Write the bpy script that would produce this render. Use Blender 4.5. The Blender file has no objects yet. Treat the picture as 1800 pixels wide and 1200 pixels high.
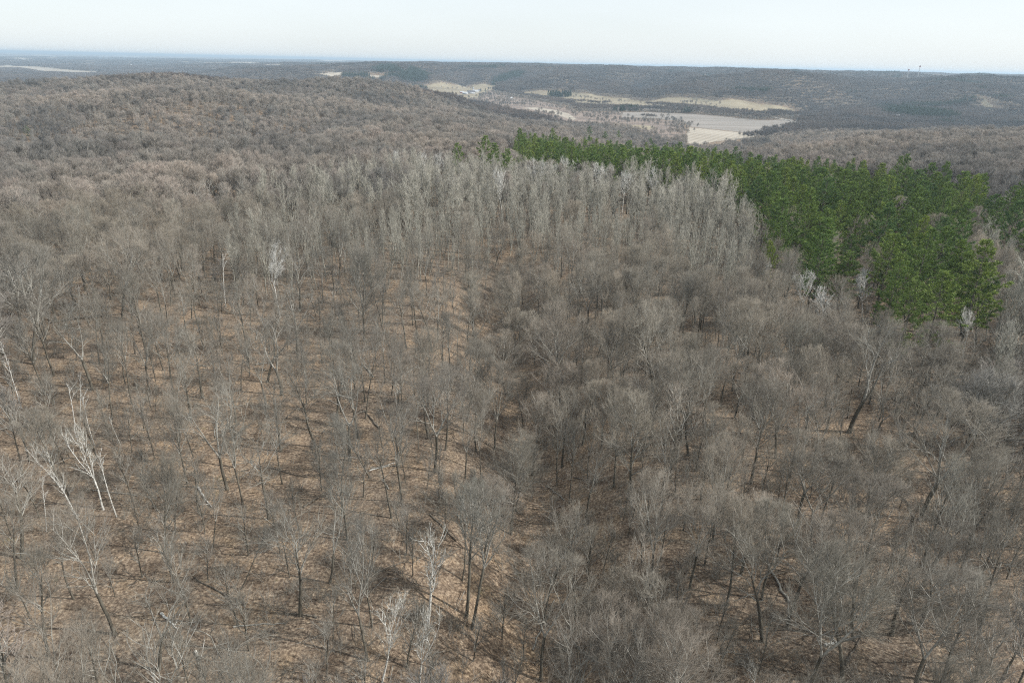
import bpy, math
import numpy as np
from mathutils import Matrix, Vector

# ------------------------------------------------------------------ camera, world, sun, exposure
sc = bpy.context.scene
C = sc.collection
PITCH, ROLL, FOC, CAMZ = math.radians(22.2), math.radians(1.27), 1200.0, 65.0   # FOC in photo pixels (1800 wide)
cd = bpy.data.cameras.new('camera'); cam = bpy.data.objects.new('camera', cd); C.objects.link(cam)
cd.sensor_width = 36.0; cd.lens = 36.0 * FOC / 1800.0; cd.clip_start = 0.5; cd.clip_end = 150000
CAMROT = Matrix.Rotation(math.pi / 2 - PITCH, 4, 'X') @ Matrix.Rotation(ROLL, 4, 'Z')
cam.matrix_world = Matrix.Translation((0, 0, CAMZ)) @ CAMROT
sc.camera = cam

SUN_EL, SUN_AZ = math.radians(38), math.radians(97)      # azimuth clockwise from +Y
w = bpy.data.worlds.new('World'); sc.world = w; w.use_nodes = True
nt = w.node_tree; nt.nodes.clear()
wo = nt.nodes.new('ShaderNodeOutputWorld'); bg = nt.nodes.new('ShaderNodeBackground'); sk = nt.nodes.new('ShaderNodeTexSky')
sk.sky_type = 'NISHITA'; sk.sun_disc = False; sk.sun_elevation = SUN_EL; sk.sun_rotation = SUN_AZ
sk.air_density = 1.0; sk.dust_density = 1.3; sk.ozone_density = 1.0; sk.altitude = 300
mixc = nt.nodes.new('ShaderNodeMix'); mixc.data_type = 'RGBA'       # thin high cloud veil
hs = nt.nodes.new('ShaderNodeTexNoise'); hs.inputs['Scale'].default_value = 2.2; hs.inputs['Detail'].default_value = 4
tcw = nt.nodes.new('ShaderNodeTexCoord'); mpw = nt.nodes.new('ShaderNodeMapping'); mpw.inputs['Scale'].default_value = (1, 1, 5)
nt.links.new(tcw.outputs['Generated'], mpw.inputs['Vector']); nt.links.new(mpw.outputs[0], hs.inputs['Vector'])
rm = nt.nodes.new('ShaderNodeMapRange'); rm.inputs[3].default_value = 0.55; rm.inputs[4].default_value = 0.8
nt.links.new(hs.outputs['Fac'], rm.inputs['Value']); nt.links.new(rm.outputs[0], mixc.inputs['Factor'])
nt.links.new(sk.outputs[0], mixc.inputs[6]); mixc.inputs[7].default_value = (10.6, 11.3, 11.7, 1)
nt.links.new(mixc.outputs[2], bg.inputs[0]); bg.inputs[1].default_value = 0.078; nt.links.new(bg.outputs[0], wo.inputs[0])

sd = bpy.data.lights.new('sun', 'SUN'); sd.energy = 4.3; sd.angle = math.radians(0.6); sd.color = (1.0, 0.965, 0.91)
sun = bpy.data.objects.new('sun', sd); C.objects.link(sun)
sdir = Vector((math.sin(SUN_AZ) * math.cos(SUN_EL), math.cos(SUN_AZ) * math.cos(SUN_EL), math.sin(SUN_EL)))
sun.rotation_euler = sdir.to_track_quat('Z', 'Y').to_euler()
sc.view_settings.view_transform = 'Standard'; sc.view_settings.look = 'None'; sc.view_settings.exposure = 0.42
sc.cycles.max_bounces = 4; sc.cycles.diffuse_bounces = 2; sc.cycles.glossy_bounces = 1; sc.cycles.volume_bounces = 0
sc.cycles.transparent_max_bounces = 8; sc.cycles.use_adaptive_sampling = False; sc.cycles.use_denoising = False; sc.cycles.filter_width = 1.15; sc.cycles.denoiser = 'OPENIMAGEDENOISE'; sc.cycles.denoising_input_passes = 'RGB_ALBEDO_NORMAL'
HAZE_DENSITY = 0.9e-4

# ------------------------------------------------------------------ noise and terrain height
def _hash(ix, iy, seed):
    h = (ix.astype(np.int64) * 374761393 + iy.astype(np.int64) * 668265263 + seed * 1442695041) & 0xffffffff
    h = ((h ^ (h >> 13)) * 1274126177) & 0xffffffff
    return ((h ^ (h >> 16)) & 0xffff) / 65535.0
def vnoise(x, y, seed=0):
    x = np.asarray(x, float); y = np.asarray(y, float)
    ix = np.floor(x); iy = np.floor(y); fx = x - ix; fy = y - iy
    fx = fx * fx * (3 - 2 * fx); fy = fy * fy * (3 - 2 * fy)
    a = _hash(ix, iy, seed); b = _hash(ix + 1, iy, seed); c = _hash(ix, iy + 1, seed); d = _hash(ix + 1, iy + 1, seed)
    return (a * (1 - fx) + b * fx) * (1 - fy) + (c * (1 - fx) + d * fx) * fy - 0.5
def fbm(x, y, seed=0, oct=4):
    s = 0; a = 1.0
    for i in range(oct):
        s = s + a * vnoise(x * 2 ** i + 13.7 * i, y * 2 ** i - 7.3 * i, seed + i); a *= 0.5
    return s

DS = [1, 150, 300, 450, 600, 800, 1000, 1250, 1600, 2000, 2500, 3200, 4000, 5500, 8000, 14000, 60000]
TAB = {   # photo column (1800 wide) -> ground height at the distances above
 -200: [0, 0, 0, -6, -38, -44, -6, 6, -20, -50, -60, -55, -58, -60, -42, -16, 0],
   0: [0, 0, 0, -4, -40, -46, -10, 2, -20, -55, -60, -60, -62, -62, -42, -16, 0],
 150: [0, 0, 0, -4, -38, -42, -2, 12, -8, -50, -60, -60, -62, -62, -40, -14, 0],
 300: [0, 0, 0, -2, -36, -40, 8, 23, 5, -45, -58, -60, -55, -45, -28, -8, 2],
 450: [0, 0, 0, 0, -28, -34, 8, 19, 2, -45, -55, -40, -20, -10, -5, 0, 4],
 600: [0, 0, 0, 0, -3, -14, -4, 14, 8, -40, -50, -38, 0, 12, 0, 5, 5],
 700: [0, 0, 0, 0, -2, -12, -10, -4, -2, -45, -52, -42, 20, 30, 15, 12, 6],
 800: [0, 0, 0, 0, -5, -16, -18, -22, -32, -52, -60, -56, -5, 38, 20, 12, 6],
 900: [0, 0, 0, -1, -8, -24, -32, -40, -50, -58, -60, -52, 20, 42, 25, 15, 6],
1000: [0, 0, 0, -3, -14, -30, -38, -48, -57, -60, -58, -36, 30, 44, 28, 18, 6],
1100: [0, 0, 0, -4, -18, -36, -50, -58, -60, -60, -55, -34, 36, 44, 30, 20, 6],
1250: [0, 0, 0, -4, -18, -38, -54, -60, -60, -60, -40, 18, 30, 44, 34, 22, 8],
1400: [0, 0, 0, -3, -12, -28, -45, -58, -60, -57, -14, 34, 26, 44, 36, 24, 8],
1550: [0, 0, 0, -2, -5, -14, -26, -42, -56, -58, -54, -36, 14, 42, 36, 24, 8],
1700: [0, 0, 0, 0, -2, -6, -14, -34, -54, -58, -30, 24, 20, 42, 36, 24, 8],
1900: [0, 0, 0, 0, 0, -3, -10, -28, -52, -58, -46, -16, 40, 42, 36, 24, 8]}
COLS = sorted(TAB)
_D2 = sorted(DS + [530, 1120, 1450]); _ov = {   # plateau edge, near spur, dip behind it, skyline hill on the left
 -200: {530: 0, 600: -30, 1000: 2, 1120: -14, 1250: 0, 1450: 4, 1600: -6}, 0: {450: 0, 530: 0, 600: -34, 800: -42, 1000: 0, 1120: -14, 1250: 2, 1450: 6, 1600: -6},
 150: {450: 0, 530: 0, 600: -34, 800: -40, 900: -4, 1000: 14, 1120: -18, 1250: -4, 1450: 26, 1600: 16}, 300: {450: 0, 530: 0, 600: -32, 800: -38, 1000: 26, 1120: -16, 1250: -6, 1450: 37, 1600: 25},
 450: {450: 0, 530: 0, 600: -26, 800: -34, 1000: 10, 1120: -20, 1250: -6, 1450: 28, 1600: 16}, 600: {530: 0, 600: -6, 800: -22, 1000: -12, 1120: -12, 1250: 4, 1450: 22, 1600: 14}, 700: {800: -14, 1000: -20, 1120: -20, 1250: -8, 1450: 2}}
TAB = {c: [_ov.get(c, {}).get(d_, float(np.interp(math.log(d_), np.log(DS), TAB[c]))) for d_ in _D2] for c in COLS}
DS = _D2
AZC = [math.atan((c - 900) / FOC * math.cos(PITCH)) for c in COLS]
NA, NL = 260, 420
AZG = np.linspace(AZC[0], AZC[-1], NA); LG = np.linspace(0, math.log(60000), NL)
_rows = np.array([np.interp(LG, np.log(DS), TAB[c]) for c in COLS])
DT = np.array([np.interp(AZG, AZC, _rows[:, j]) for j in range(NL)]).T
def _blur(a, n, ax):
    k = np.exp(-0.5 * (np.arange(-3 * n, 3 * n + 1) / n) ** 2); k /= k.sum()
    pad = [(0, 0), (0, 0)]; pad[ax] = (3 * n, 3 * n); b = np.pad(a, pad, mode='edge')
    return np.apply_along_axis(lambda r: np.convolve(r, k, 'valid'), ax, b)
DT = _blur(_blur(DT, 5, 0), 2, 1)
def zg(x, y):
    x = np.asarray(x, float); y = np.asarray(y, float)
    d = np.hypot(x, y) + 1e-6; az = np.arctan2(x, y)
    u = np.clip((az - AZG[0]) / (AZG[1] - AZG[0]), 0, NA - 1.001); v = np.clip(np.log(np.maximum(d, 1)) / (LG[1] - LG[0]), 0, NL - 1.001)
    iu = u.astype(int); iv = v.astype(int); fu = u - iu; fv = v - iv
    z = (DT[iu, iv] * (1 - fu) + DT[iu + 1, iv] * fu) * (1 - fv) + (DT[iu, iv + 1] * (1 - fu) + DT[iu + 1, iv + 1] * fu) * fv
    z = z + fbm(x / 70, y / 70, 3, 3) * 3.6 * np.clip((d - 20) / 60, 0, 1) * np.clip((1500 - d) / 800, 0, 1)
    z = z - 8.0 * np.exp(-((x - 2 - 4 * np.sin(y / 45)) / 12.0) ** 2) * np.clip((260 - d) / 60, 0, 1)   # shallow draw through the wood
    a = np.clip((z + 57) / 25, 0, 1) * np.clip((d - 1100) / 900, 0, 1)       # hills fold, the valley floor stays flat
    ridge = 1 - np.abs(fbm(x / 480, y / 760, 11, 3)) * 2.6
    z = z + a * (fbm(x / 900, y / 900, 7, 3) * 30 + (ridge - 0.62) * 62 * np.clip((7000 - d) / 2500, 0.35, 1))
    z = z + fbm(x / 280, y / 280, 23, 2) * 22 * np.clip(0.25 - az * 4, 0.12, 1) * np.clip((d - 480) / 250, 0, 1) * np.clip((1700 - d) / 400, 0, 1)
    z = z + fbm(x / 4500, y / 4500, 29, 2) * 34 * np.clip((d - 7000) / 5000, 0, 1)
    z = np.where(z > 40, 40 + 12 * np.tanh((z - 40) / 12), z)
    hm = np.exp(-((d - 2350) / 260) ** 2) * np.clip(1 - np.abs(az - 0.27) / 0.2, 0, 1)
    z = z + hm * (6 + 14 * fbm(x / 160, y / 160, 19, 2))
    return z
R3 = np.array(CAMROT.to_3x3())
def ray(px, py):
    v = R3 @ np.array([(px - 900) / FOC, (600 - py) / FOC, -1.0]); return v / np.linalg.norm(v)
def locate(px, py, h=0.0):
    """ground point whose point h metres above the ground lies on the sight line through a photo pixel"""
    v = ray(px, py); hd = math.hypot(v[0], v[1]); ds = np.exp(np.linspace(math.log(30), math.log(50000), 6000))
    x = v[0] / hd * ds; y = v[1] / hd * ds
    g = (CAMZ + v[2] / hd * ds) - (zg(x, y) + h)
    i = np.argmax(g < 0) if (g < 0).any() else len(ds) - 1
    return float(x[i]), float(y[i]), float(zg(x[i], y[i]))
def project(x, y, z):
    q = R3.T @ np.array([x, y, z - CAMZ]); return 900 + FOC * q[0] / -q[2], 600 - FOC * q[1] / -q[2]
def projv(x, y, z):
    q = np.stack([x, y, np.asarray(z) - CAMZ], -1) @ R3; return 900 + FOC * q[..., 0] / -q[..., 2], 600 - FOC * q[..., 1] / -q[..., 2]
VIEW = [(1206, 214), (1140, 208), (1110, 203), (1160, 200), (1262, 205), (1345, 214), (1395, 218), (1385, 226), (1362, 236), (1350, 243), (1300, 250), (1228, 256), (1206, 256)]
def opens(x, y, h): return inpoly(*projv(x, y, zg(x, y) + h), VIEW)     # True where a tree would stand before the open fields
def inpoly(x, y, poly):
    x = np.asarray(x, float); y = np.asarray(y, float); r = np.zeros(x.shape, bool); n = len(poly)
    for i in range(n):
        x0, y0 = poly[i]; x1, y1 = poly[(i + 1) % n]
        c = ((y0 > y) != (y1 > y)) & (x < (x1 - x0) * (y - y0) / (y1 - y0 + 1e-12) + x0); r ^= c
    return r
def wpoly(pts, h=0.0): return [locate(a, b, h)[:2] for a, b in pts]

# ------------------------------------------------------------------ materials
def mat(name, build):
    m = bpy.data.materials.new(name); m.use_nodes = True; n = m.node_tree; b = n.nodes['Principled BSDF']
    b.inputs['Roughness'].default_value = 0.9; b.inputs['Specular IOR Level'].default_value = 0.2
    build(n, b); return m
def ramp(n, fac, stops):
    r = n.nodes.new('ShaderNodeValToRGB'); e = r.color_ramp.elements
    while len(e) < len(stops): e.new(0.5)
    for el, (p, c) in zip(e, stops): el.position = p; el.color = (*c, 1)
    n.links.new(fac, r.inputs[0]); return r.outputs[0]
def noise(n, scale, detail=4, coord='Object', rough=0.6, vec=None, sc3=None):
    t = n.nodes.new('ShaderNodeTexNoise'); t.inputs['Scale'].default_value = scale; t.inputs['Detail'].default_value = detail
    t.inputs['Roughness'].default_value = rough
    if vec is None:
        g = n.nodes.new('ShaderNodeTexCoord'); vec = g.outputs[coord]
    if sc3:
        mp = n.nodes.new('ShaderNodeMapping'); mp.inputs['Scale'].default_value = sc3; n.links.new(vec, mp.inputs[0]); vec = mp.outputs[0]
    n.links.new(vec, t.inputs['Vector']); return t.outputs['Fac']
def mixrgb(n, fac, a, b, mode='MIX'):
    m = n.nodes.new('ShaderNodeMix'); m.data_type = 'RGBA'; m.blend_type = mode
    for s, v in ((0, fac), (6, a), (7, b)):
        if hasattr(v, 'links'): n.links.new(v, m.inputs[s])
        else: m.inputs[s].default_value = v if s == 0 else (*v, 1)
    return m.outputs[2]
def bark_mat(name, c0, c1, rnd=0.25, scale=3.0, sc3=(1, 1, 0.25), tints=None):
    def f(n, b):
        col = ramp(n, noise(n, scale, 4, sc3=sc3), [(0.35, c0), (0.65, c1)])
        oi = n.nodes.new('ShaderNodeObjectInfo')
        t = ramp(n, oi.outputs['Random'], tints or [(0, (1 - rnd,) * 3), (1, (1, 1, 1))])
        if tints is TW:
            t = mixrgb(n, 1.0, mixrgb(n, 1.0, t, ramp(n, noise(n, 0.0038, 2, vec=oi.outputs['Location']), [(0.38, (0.80, 0.82, 0.85)), (0.55, (1.14, 1.11, 1.09))]), 'MULTIPLY'), ramp(n, noise(n, 0.011, 3, vec=oi.outputs['Location']), [(0.34, (0.62, 0.64, 0.66)), (0.5, (0.95, 0.93, 0.9)), (0.62, (1.08, 1.04, 1.0)), (0.72, (0.85, 0.85, 0.82))]), 'MULTIPLY')
        n.links.new(mixrgb(n, 1.0, col, t, 'MULTIPLY'), b.inputs['Base Color'])
    return mat(name, f)
TW = [(0, (0.72, 0.71, 0.67)), (0.25, (1, 0.95, 0.88)), (0.5, (0.66, 0.65, 0.62)), (0.75, (0.97, 0.90, 0.85)), (1, (0.85, 0.86, 0.82))]
M = {}
M['bark'] = bark_mat('bark', (0.075, 0.066, 0.052), (0.19, 0.175, 0.14))
M['limb'] = bark_mat('limb_bark', (0.21, 0.20, 0.172), (0.42, 0.405, 0.36), scale=1.5)
M['twig'] = bark_mat('twig', (0.235, 0.222, 0.195), (0.39, 0.37, 0.33), scale=0.6, sc3=(1, 1, 1), tints=TW)
M['pbark'] = bark_mat('poplar_bark', (0.24, 0.23, 0.19), (0.45, 0.435, 0.37))
M['ptwig'] = bark_mat('poplar_twig', (0.35, 0.33, 0.275), (0.50, 0.475, 0.41), scale=0.6, sc3=(1, 1, 1))
def g_birch(n, b):
    c = ramp(n, noise(n, 1.6, 4, sc3=(1, 1, 2.5)), [(0.32, (0.14, 0.13, 0.11)), (0.44, (0.42, 0.41, 0.37)), (0.66, (0.70, 0.69, 0.65))])
    n.links.new(c, b.inputs['Base Color'])
M['wbark'] = mat('birch_bark', g_birch)
M['needle'] = bark_mat('pine_needles', (0.125, 0.19, 0.056), (0.245, 0.325, 0.088), scale=0.9, sc3=(1, 1, 1), tints=[(0, (0.62, 0.72, 0.85)), (0.35, (0.95, 0.95, 0.85)), (0.6, (0.75, 0.82, 0.8)), (0.8, (1.25, 1.12, 0.85)), (1, (0.9, 0.9, 1))])
M['rust'] = bark_mat('brown_needles', (0.16, 0.07, 0.03), (0.28, 0.13, 0.06), scale=0.9, sc3=(1, 1, 1))
M['fir'] = bark_mat('dark_needles', (0.022, 0.05, 0.022), (0.045, 0.085, 0.035), scale=0.9, sc3=(1, 1, 1))
M['farw'] = bark_mat('distant_twigs', (0.115, 0.105, 0.10), (0.23, 0.21, 0.20), scale=0.25, sc3=(1, 1, 1), tints=TW)
M['mtwig'] = bark_mat('woodland_twigs', (0.25, 0.238, 0.225), (0.41, 0.39, 0.37), scale=0.6, sc3=(1, 1, 1), tints=TW)
M['bwig'] = bark_mat('birch_twig', (0.52, 0.51, 0.47), (0.70, 0.69, 0.65), scale=0.6, sc3=(1, 1, 1))
M['log'] = bark_mat('dead_wood', (0.07, 0.06, 0.05), (0.22, 0.19, 0.15))
M['moss'] = bark_mat('mossy_wood', (0.10, 0.11, 0.05), (0.22, 0.21, 0.13))
def g_ground(n, b):
    g = n.nodes.new('ShaderNodeNewGeometry'); P = g.outputs['Position']
    big = noise(n, 0.025, 5, vec=P); mid = noise(n, 0.22, 5, vec=P, rough=0.65); fine = noise(n, 2.6, 3, vec=P, rough=0.7)
    c1 = ramp(n, fine, [(0.30, (0.07, 0.052, 0.04)), (0.45, (0.165, 0.126, 0.092)), (0.58, (0.285, 0.226, 0.166)), (0.70, (0.45, 0.38, 0.29))])
    c2 = ramp(n, mid, [(0.33, (0.50, 0.47, 0.45)), (0.5, (0.95, 0.93, 0.92)), (0.68, (1.15, 1.08, 0.98))])
    c = mixrgb(n, 1.0, c1, c2, 'MULTIPLY')
    c3 = ramp(n, big, [(0.36, (0.72, 0.74, 0.76)), (0.58, (1.0, 0.97, 0.93))])
    c = mixrgb(n, 1.0, c, c3, 'MULTIPLY')
    gm = ramp(n, noise(n, 0.09, 5, vec=P, rough=0.7), [(0.66, (0, 0, 0)), (0.74, (0.6, 0.6, 0.6))])
    c = mixrgb(n, gm, c, (0.15, 0.14, 0.055))
    n.links.new(c, b.inputs['Base Color'])
    bp = n.nodes.new('ShaderNodeBump'); bp.inputs['Strength'].default_value = 0.6; bp.inputs['Distance'].default_value = 0.25
    n.links.new(fine, bp.inputs['Height']); n.links.new(bp.outputs[0], b.inputs['Normal'])
M['ground'] = mat('leaf_litter', g_ground)
def field(c0, c1, s=0.012, sc3=(1, 1, 1), wave=None):
    def f(n, b):
        g = n.nodes.new('ShaderNodeNewGeometry'); P = g.outputs['Position']
        c = ramp(n, noise(n, s, 6, vec=P, sc3=sc3), [(0.35, c0), (0.65, c1)])
        if wave:
            mp = n.nodes.new('ShaderNodeMapping'); mp.inputs['Rotation'].default_value = (0, 0, wave[0]); n.links.new(P, mp.inputs[0])
            wv = n.nodes.new('ShaderNodeTexWave'); wv.inputs['Scale'].default_value = wave[1]; wv.inputs['Distortion'].default_value = 0.6
            n.links.new(mp.outputs[0], wv.inputs[0])
            c = mixrgb(n, ramp(n, wv.outputs['Fac'], [(0.3, (0, 0, 0)), (0.8, (0.45, 0.45, 0.45))]), c, wave[2])
        n.links.new(c, b.inputs['Base Color'])
    return f
M['meadow'] = mat('dry_meadow', field((0.20, 0.165, 0.11), (0.31, 0.265, 0.18)))
M['plough'] = mat('ploughed_soil', field((0.20, 0.18, 0.155), (0.28, 0.25, 0.22), 0.01, (0.4, 3, 1)))
M['stubble'] = mat('corn_stubble', field((0.27, 0.235, 0.185), (0.36, 0.32, 0.26), 0.01, (1, 1, 1), (0.5, 0.022, (0.44, 0.39, 0.32))))
M['brush'] = mat('rough_brush_soil', field((0.16, 0.13, 0.11), (0.26, 0.20, 0.16), 0.02))
def plain(name, c, r=0.7):
    return mat(name, lambda n, b: (n.links.new(ramp(n, noise(n, 2.0, 3), [(0.3, tuple(x * 0.85 for x in c)), (0.7, c)]), b.inputs['Base Color']), setattr(b.inputs['Roughness'], 'default_value', r)))
M['white'] = plain('white_siding', (0.6, 0.6, 0.58)); M['red'] = plain('barn_red', (0.30, 0.07, 0.05)); M['roof'] = plain('dark_shingle', (0.10, 0.10, 0.11))
M['tin'] = plain('pale_metal_roof', (0.38, 0.40, 0.42), 0.6); M['glass'] = plain('window_glass', (0.04, 0.05, 0.06), 0.1); M['grey'] = plain('galvanised_steel', (0.42, 0.43, 0.44), 0.5)
M['road'] = plain('pale_gravel', (0.50, 0.46, 0.40))

# ------------------------------------------------------------------ mesh collecting
def nrm(v): return v / (np.linalg.norm(v, axis=-1, keepdims=True) + 1e-9)
class Geo:
    def __init__(s): s.V = []; s.F = []; s.Mi = []; s.n = 0
    def add(s, v, f, m):
        s.V.append(np.asarray(v, float)); s.F.append(np.asarray(f, int) + s.n); s.Mi.append(np.full(len(f), m)); s.n += len(v)
    def tube(s, P, R, n=5, m=0):
        P = np.asarray(P, float); k = len(P); T = nrm(np.gradient(P, axis=0)); ref = np.array([0.31, 0.95, 0.05]) if abs(T[0][1]) < 0.8 else np.array([1., 0, 0.1])
        A = nrm(np.cross(T, ref)); B = np.cross(T, A); a = np.arange(n) * 2 * math.pi / n
        V = P[:, None] + np.asarray(R)[:, None, None] * (A[:, None] * np.cos(a)[None, :, None] + B[:, None] * np.sin(a)[None, :, None])
        i = np.arange(k - 1)[:, None] * n + np.arange(n)[None]; j = np.arange(k - 1)[:, None] * n + (np.arange(n)[None] + 1) % n
        f = np.concatenate([np.stack([i, j, j + n], -1).reshape(-1, 3), np.stack([i, j + n, i + n], -1).reshape(-1, 3)])
        s.add(V.reshape(-1, 3), f, m)
    def frusta(s, P0, P1, R0, R1, m=0):
        N = len(P0)
        if not N: return
        T = nrm(P1 - P0); A = nrm(np.cross(T, np.array([0.41, 0.73, 0.55]))); B = np.cross(T, A); V = np.zeros((N, 6, 3))
        for q in range(3):
            o = A * math.cos(q * 2.0944) + B * math.sin(q * 2.0944); V[:, q] = P0 + o * R0[:, None]; V[:, 3 + q] = P1 + o * R1[:, None]
        b = np.array([[0, 1, 4], [0, 4, 3], [1, 2, 5], [1, 5, 4], [2, 0, 3], [2, 3, 5]])
        s.add(V.reshape(-1, 3), (np.arange(N)[:, None, None] * 6 + b).reshape(-1, 3), m)
    def spikes(s, P0, P1, R, m=0):
        N = len(P0)
        if not N: return
        T = nrm(P1 - P0); A = nrm(np.cross(T, np.array([0.41, 0.73, 0.55]))); B = np.cross(T, A); V = np.zeros((N, 4, 3))
        for q in range(3): V[:, q] = P0 + (A * math.cos(q * 2.0944) + B * math.sin(q * 2.0944)) * R[:, None]
        V[:, 3] = P1; b = np.array([[0, 1, 3], [1, 2, 3], [2, 0, 3]])
        s.add(V.reshape(-1, 3), (np.arange(N)[:, None, None] * 4 + b).reshape(-1, 3), m)
    def blades(s, P0, P1, W, side, m=0):
        N = len(P0); V = np.zeros((N, 3, 3)); V[:, 0] = P0 + side * W[:, None]; V[:, 1] = P0 - side * W[:, None]; V[:, 2] = P1
        s.add(V.reshape(-1, 3), np.arange(N * 3).reshape(-1, 3), m)
    def box(s, x0, y0, z0, x1, y1, z1, m=0):
        v = [(x, y, z) for x in (x0, x1) for y in (y0, y1) for z in (z0, z1)]
        q = [(0, 1, 3, 2), (4, 6, 7, 5), (0, 4, 5, 1), (2, 3, 7, 6), (0, 2, 6, 4), (1, 5, 7, 3)]
        s.add(v, [t for a, b, c, d in q for t in ((a, b, c), (a, c, d))], m)
    def mesh(s, name, mats, smooth=False):
        me = bpy.data.meshes.new(name); V = np.concatenate(s.V); F = np.concatenate(s.F); Mi = np.concatenate(s.Mi)
        me.vertices.add(len(V)); me.vertices.foreach_set('co', V.astype(np.float32).ravel())
        me.loops.add(len(F) * 3); me.loops.foreach_set('vertex_index', F.astype(np.int32).ravel())
        me.polygons.add(len(F)); me.polygons.foreach_set('loop_start', np.arange(0, len(F) * 3, 3, dtype=np.int32))
        me.polygons.foreach_set('material_index', Mi.astype(np.int32))
        if smooth: me.polygons.foreach_set('use_smooth', np.ones(len(F), bool))
        for m in mats: me.materials.append(M[m])
        me.update(calc_edges=True); return me
def link(name, me, parent=None):
    o = bpy.data.objects.new(name, me); C.objects.link(o); o.parent = parent; return o

# ------------------------------------------------------------------ tree shapes
def path(rng, p, d, L, k, wob, up=0.0):
    pts = [np.array(p, float)]; d = nrm(np.array(d, float))
    for i in range(k):
        d = nrm(d + rng.normal(0, wob, 3) + np.array([0, 0, up])); pts.append(pts[-1] + d * L / k)
    return np.array(pts)
def at(P, t):
    k = len(P) - 1; u = min(max(t, 0), 0.999) * k; i = int(u); f = u - i
    return P[i] * (1 - f) + P[i + 1] * f, nrm(P[i + 1] - P[i])
def perp(d, az):
    a = nrm(np.cross(d, [0.13, 0.2, 0.97] if abs(d[2]) < 0.9 else [1., 0, 0])); b = np.cross(d, a); return a * math.cos(az) + b * math.sin(az)
def bare(seed, H=18, R=5.5, cb=0.35, nl=11, n2=8, n3=7, n4=7, pol=(65, 18), wob=0.12, r0=0.2, top=0.66, fork=0, thick=1.0, l3=1.5, l4=0.8, up=0.06, lean=0.03, tri=2, skew=0.0, mt=0, ml=0, mtw=1, trunk_n=6):
    """trunk Geo and crown Geo (mat slots: 0 limbs, 1 twigs) of a leafless tree"""
    rng = np.random.default_rng(seed); tg = Geo(); cg = Geo()
    zc = H * (cb + 1) / 2 + skew; rz = H * (1 - cb) / 2; cen = np.array([0, 0, zc]); sc_ = np.array([R, R, rz])
    def env(p, d):
        a = (p - cen) / sc_; b = d / sc_; A = (b * b).sum(-1); B = (a * b).sum(-1); Cq = (a * a).sum(-1) - 1
        return (-B + np.sqrt(np.maximum(B * B - A * Cq, 0))) / A
    T = path(rng, (0, 0, -0.4), (rng.normal(0, lean), rng.normal(0, lean), 1), H * top, 9, 0.035, 0.02)
    leaders = []
    if fork:
        fz = 0.45 + 0.15 * rng.random(); fp, fd = at(T, fz); kk = int(fz * 9) + 1; T = np.vstack([T[:kk], fp])
        rr = r0 * (1 - 0.4 * fz)
        for q in range(fork):
            d = nrm(fd + perp(fd, q * 6.28 / fork + rng.random()) * (0.3 + 0.25 * rng.random())); e = float(env(fp, d))
            P = path(rng, fp, d, e * 0.8, 7, 0.06, 0.07); leaders.append((P, np.linspace(rr * 0.72, 0.04, len(P))))
            cg.tube(P, leaders[-1][1], 5, ml)
        R_T = np.linspace(r0, rr, len(T))
    else:
        R_T = r0 * np.linspace(1, 0.0, len(T)) ** 0.7 * 0.85 + 0.045; leaders.append((T, R_T))
    R_T[0] = r0 * 1.35; tg.tube(T, R_T, trunk_n, 0)
    L1 = []; ga = rng.random() * 6
    for (P, RR) in leaders:
        n = max(3, nl // len(leaders)); t0 = (cb / top) if not fork else 0.05
        for i in range(n + 2):
            t = t0 + (1 - t0) * ((i + rng.random() * 0.7) / (n + 1)); t = min(t, 1.0); p, d = at(P, t); ga += 2.4 + rng.normal(0, 0.3)
            f = min(1, (p[2] / H - cb) / (1 - cb + 1e-6) * 1.25) if fork else (t - t0) / (1 - t0)
            po = math.radians(pol[0] + (pol[1] - pol[0]) * max(0, f)) * rng.uniform(0.8, 1.15)
            if i >= n: po *= 0.4; t = 1.0; p, d = at(P, 1.0)
            dd = nrm(np.array([math.cos(ga) * math.sin(po), math.sin(ga) * math.sin(po), math.cos(po)]) + d * 0.15)
            L = float(env(p, dd)) * rng.uniform(0.7, 0.95)
            if L < 0.8: continue
            Q = path(rng, p, dd, L, 6, wob, up); rb = max(0.03, float(np.interp(t, np.linspace(0, 1, len(RR)), RR)) * 0.55)
            rb = min(rb, 0.02 + 0.016 * L); rad = np.linspace(rb, 0.014, 7) * (thick ** 0.5); cg.tube(Q, rad, 4, ml); L1.append((Q, rad, L))
    S = []                                                     # (point, dir) seeds of fine branches
    for (Q, rad, L) in L1:
        for i in range(n2):
            t = 0.22 + 0.75 * (i + rng.random()) / n2; p, d = at(Q, t); an = math.radians(rng.uniform(25, 55))
            dd = nrm(d * math.cos(an) + perp(d, rng.random() * 6.28) * math.sin(an) + [0, 0, 0.12]); e = float(env(p, dd))
            l = min(L * rng.uniform(0.35, 0.6), e * 0.95)
            if l < 0.4: continue
            Q2 = path(rng, p, dd, l, 4, wob, up); r = np.linspace(min(0.038, 0.010 + l * 0.010), 0.010, 5) * thick; cg.tube(Q2, r, 3, ml)
            for j in range(max(1, int(round(n3 * l / 2.2)))): t2 = 0.15 + 0.85 * rng.random(); S.append(np.concatenate(at(Q2, t2)))
        for j in range(n3): S.append(np.concatenate(at(Q, 0.45 + 0.55 * rng.random())))
    S = np.array(S); p = S[:, :3]; d = S[:, 3:]; N = len(p)
    an = np.radians(rng.uniform(12, 38, N))[:, None]; rv = nrm(np.cross(d, nrm(rng.normal(0, 1, (N, 3)))))
    d1 = nrm(d * np.cos(an) + rv * np.sin(an) + [0, 0, 0.22]); l = np.minimum(rng.uniform(0.6, 1.3, N) * l3, np.maximum(env(p, d1), 0.3) * 1.05 + 0.15)[:, None]
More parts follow.
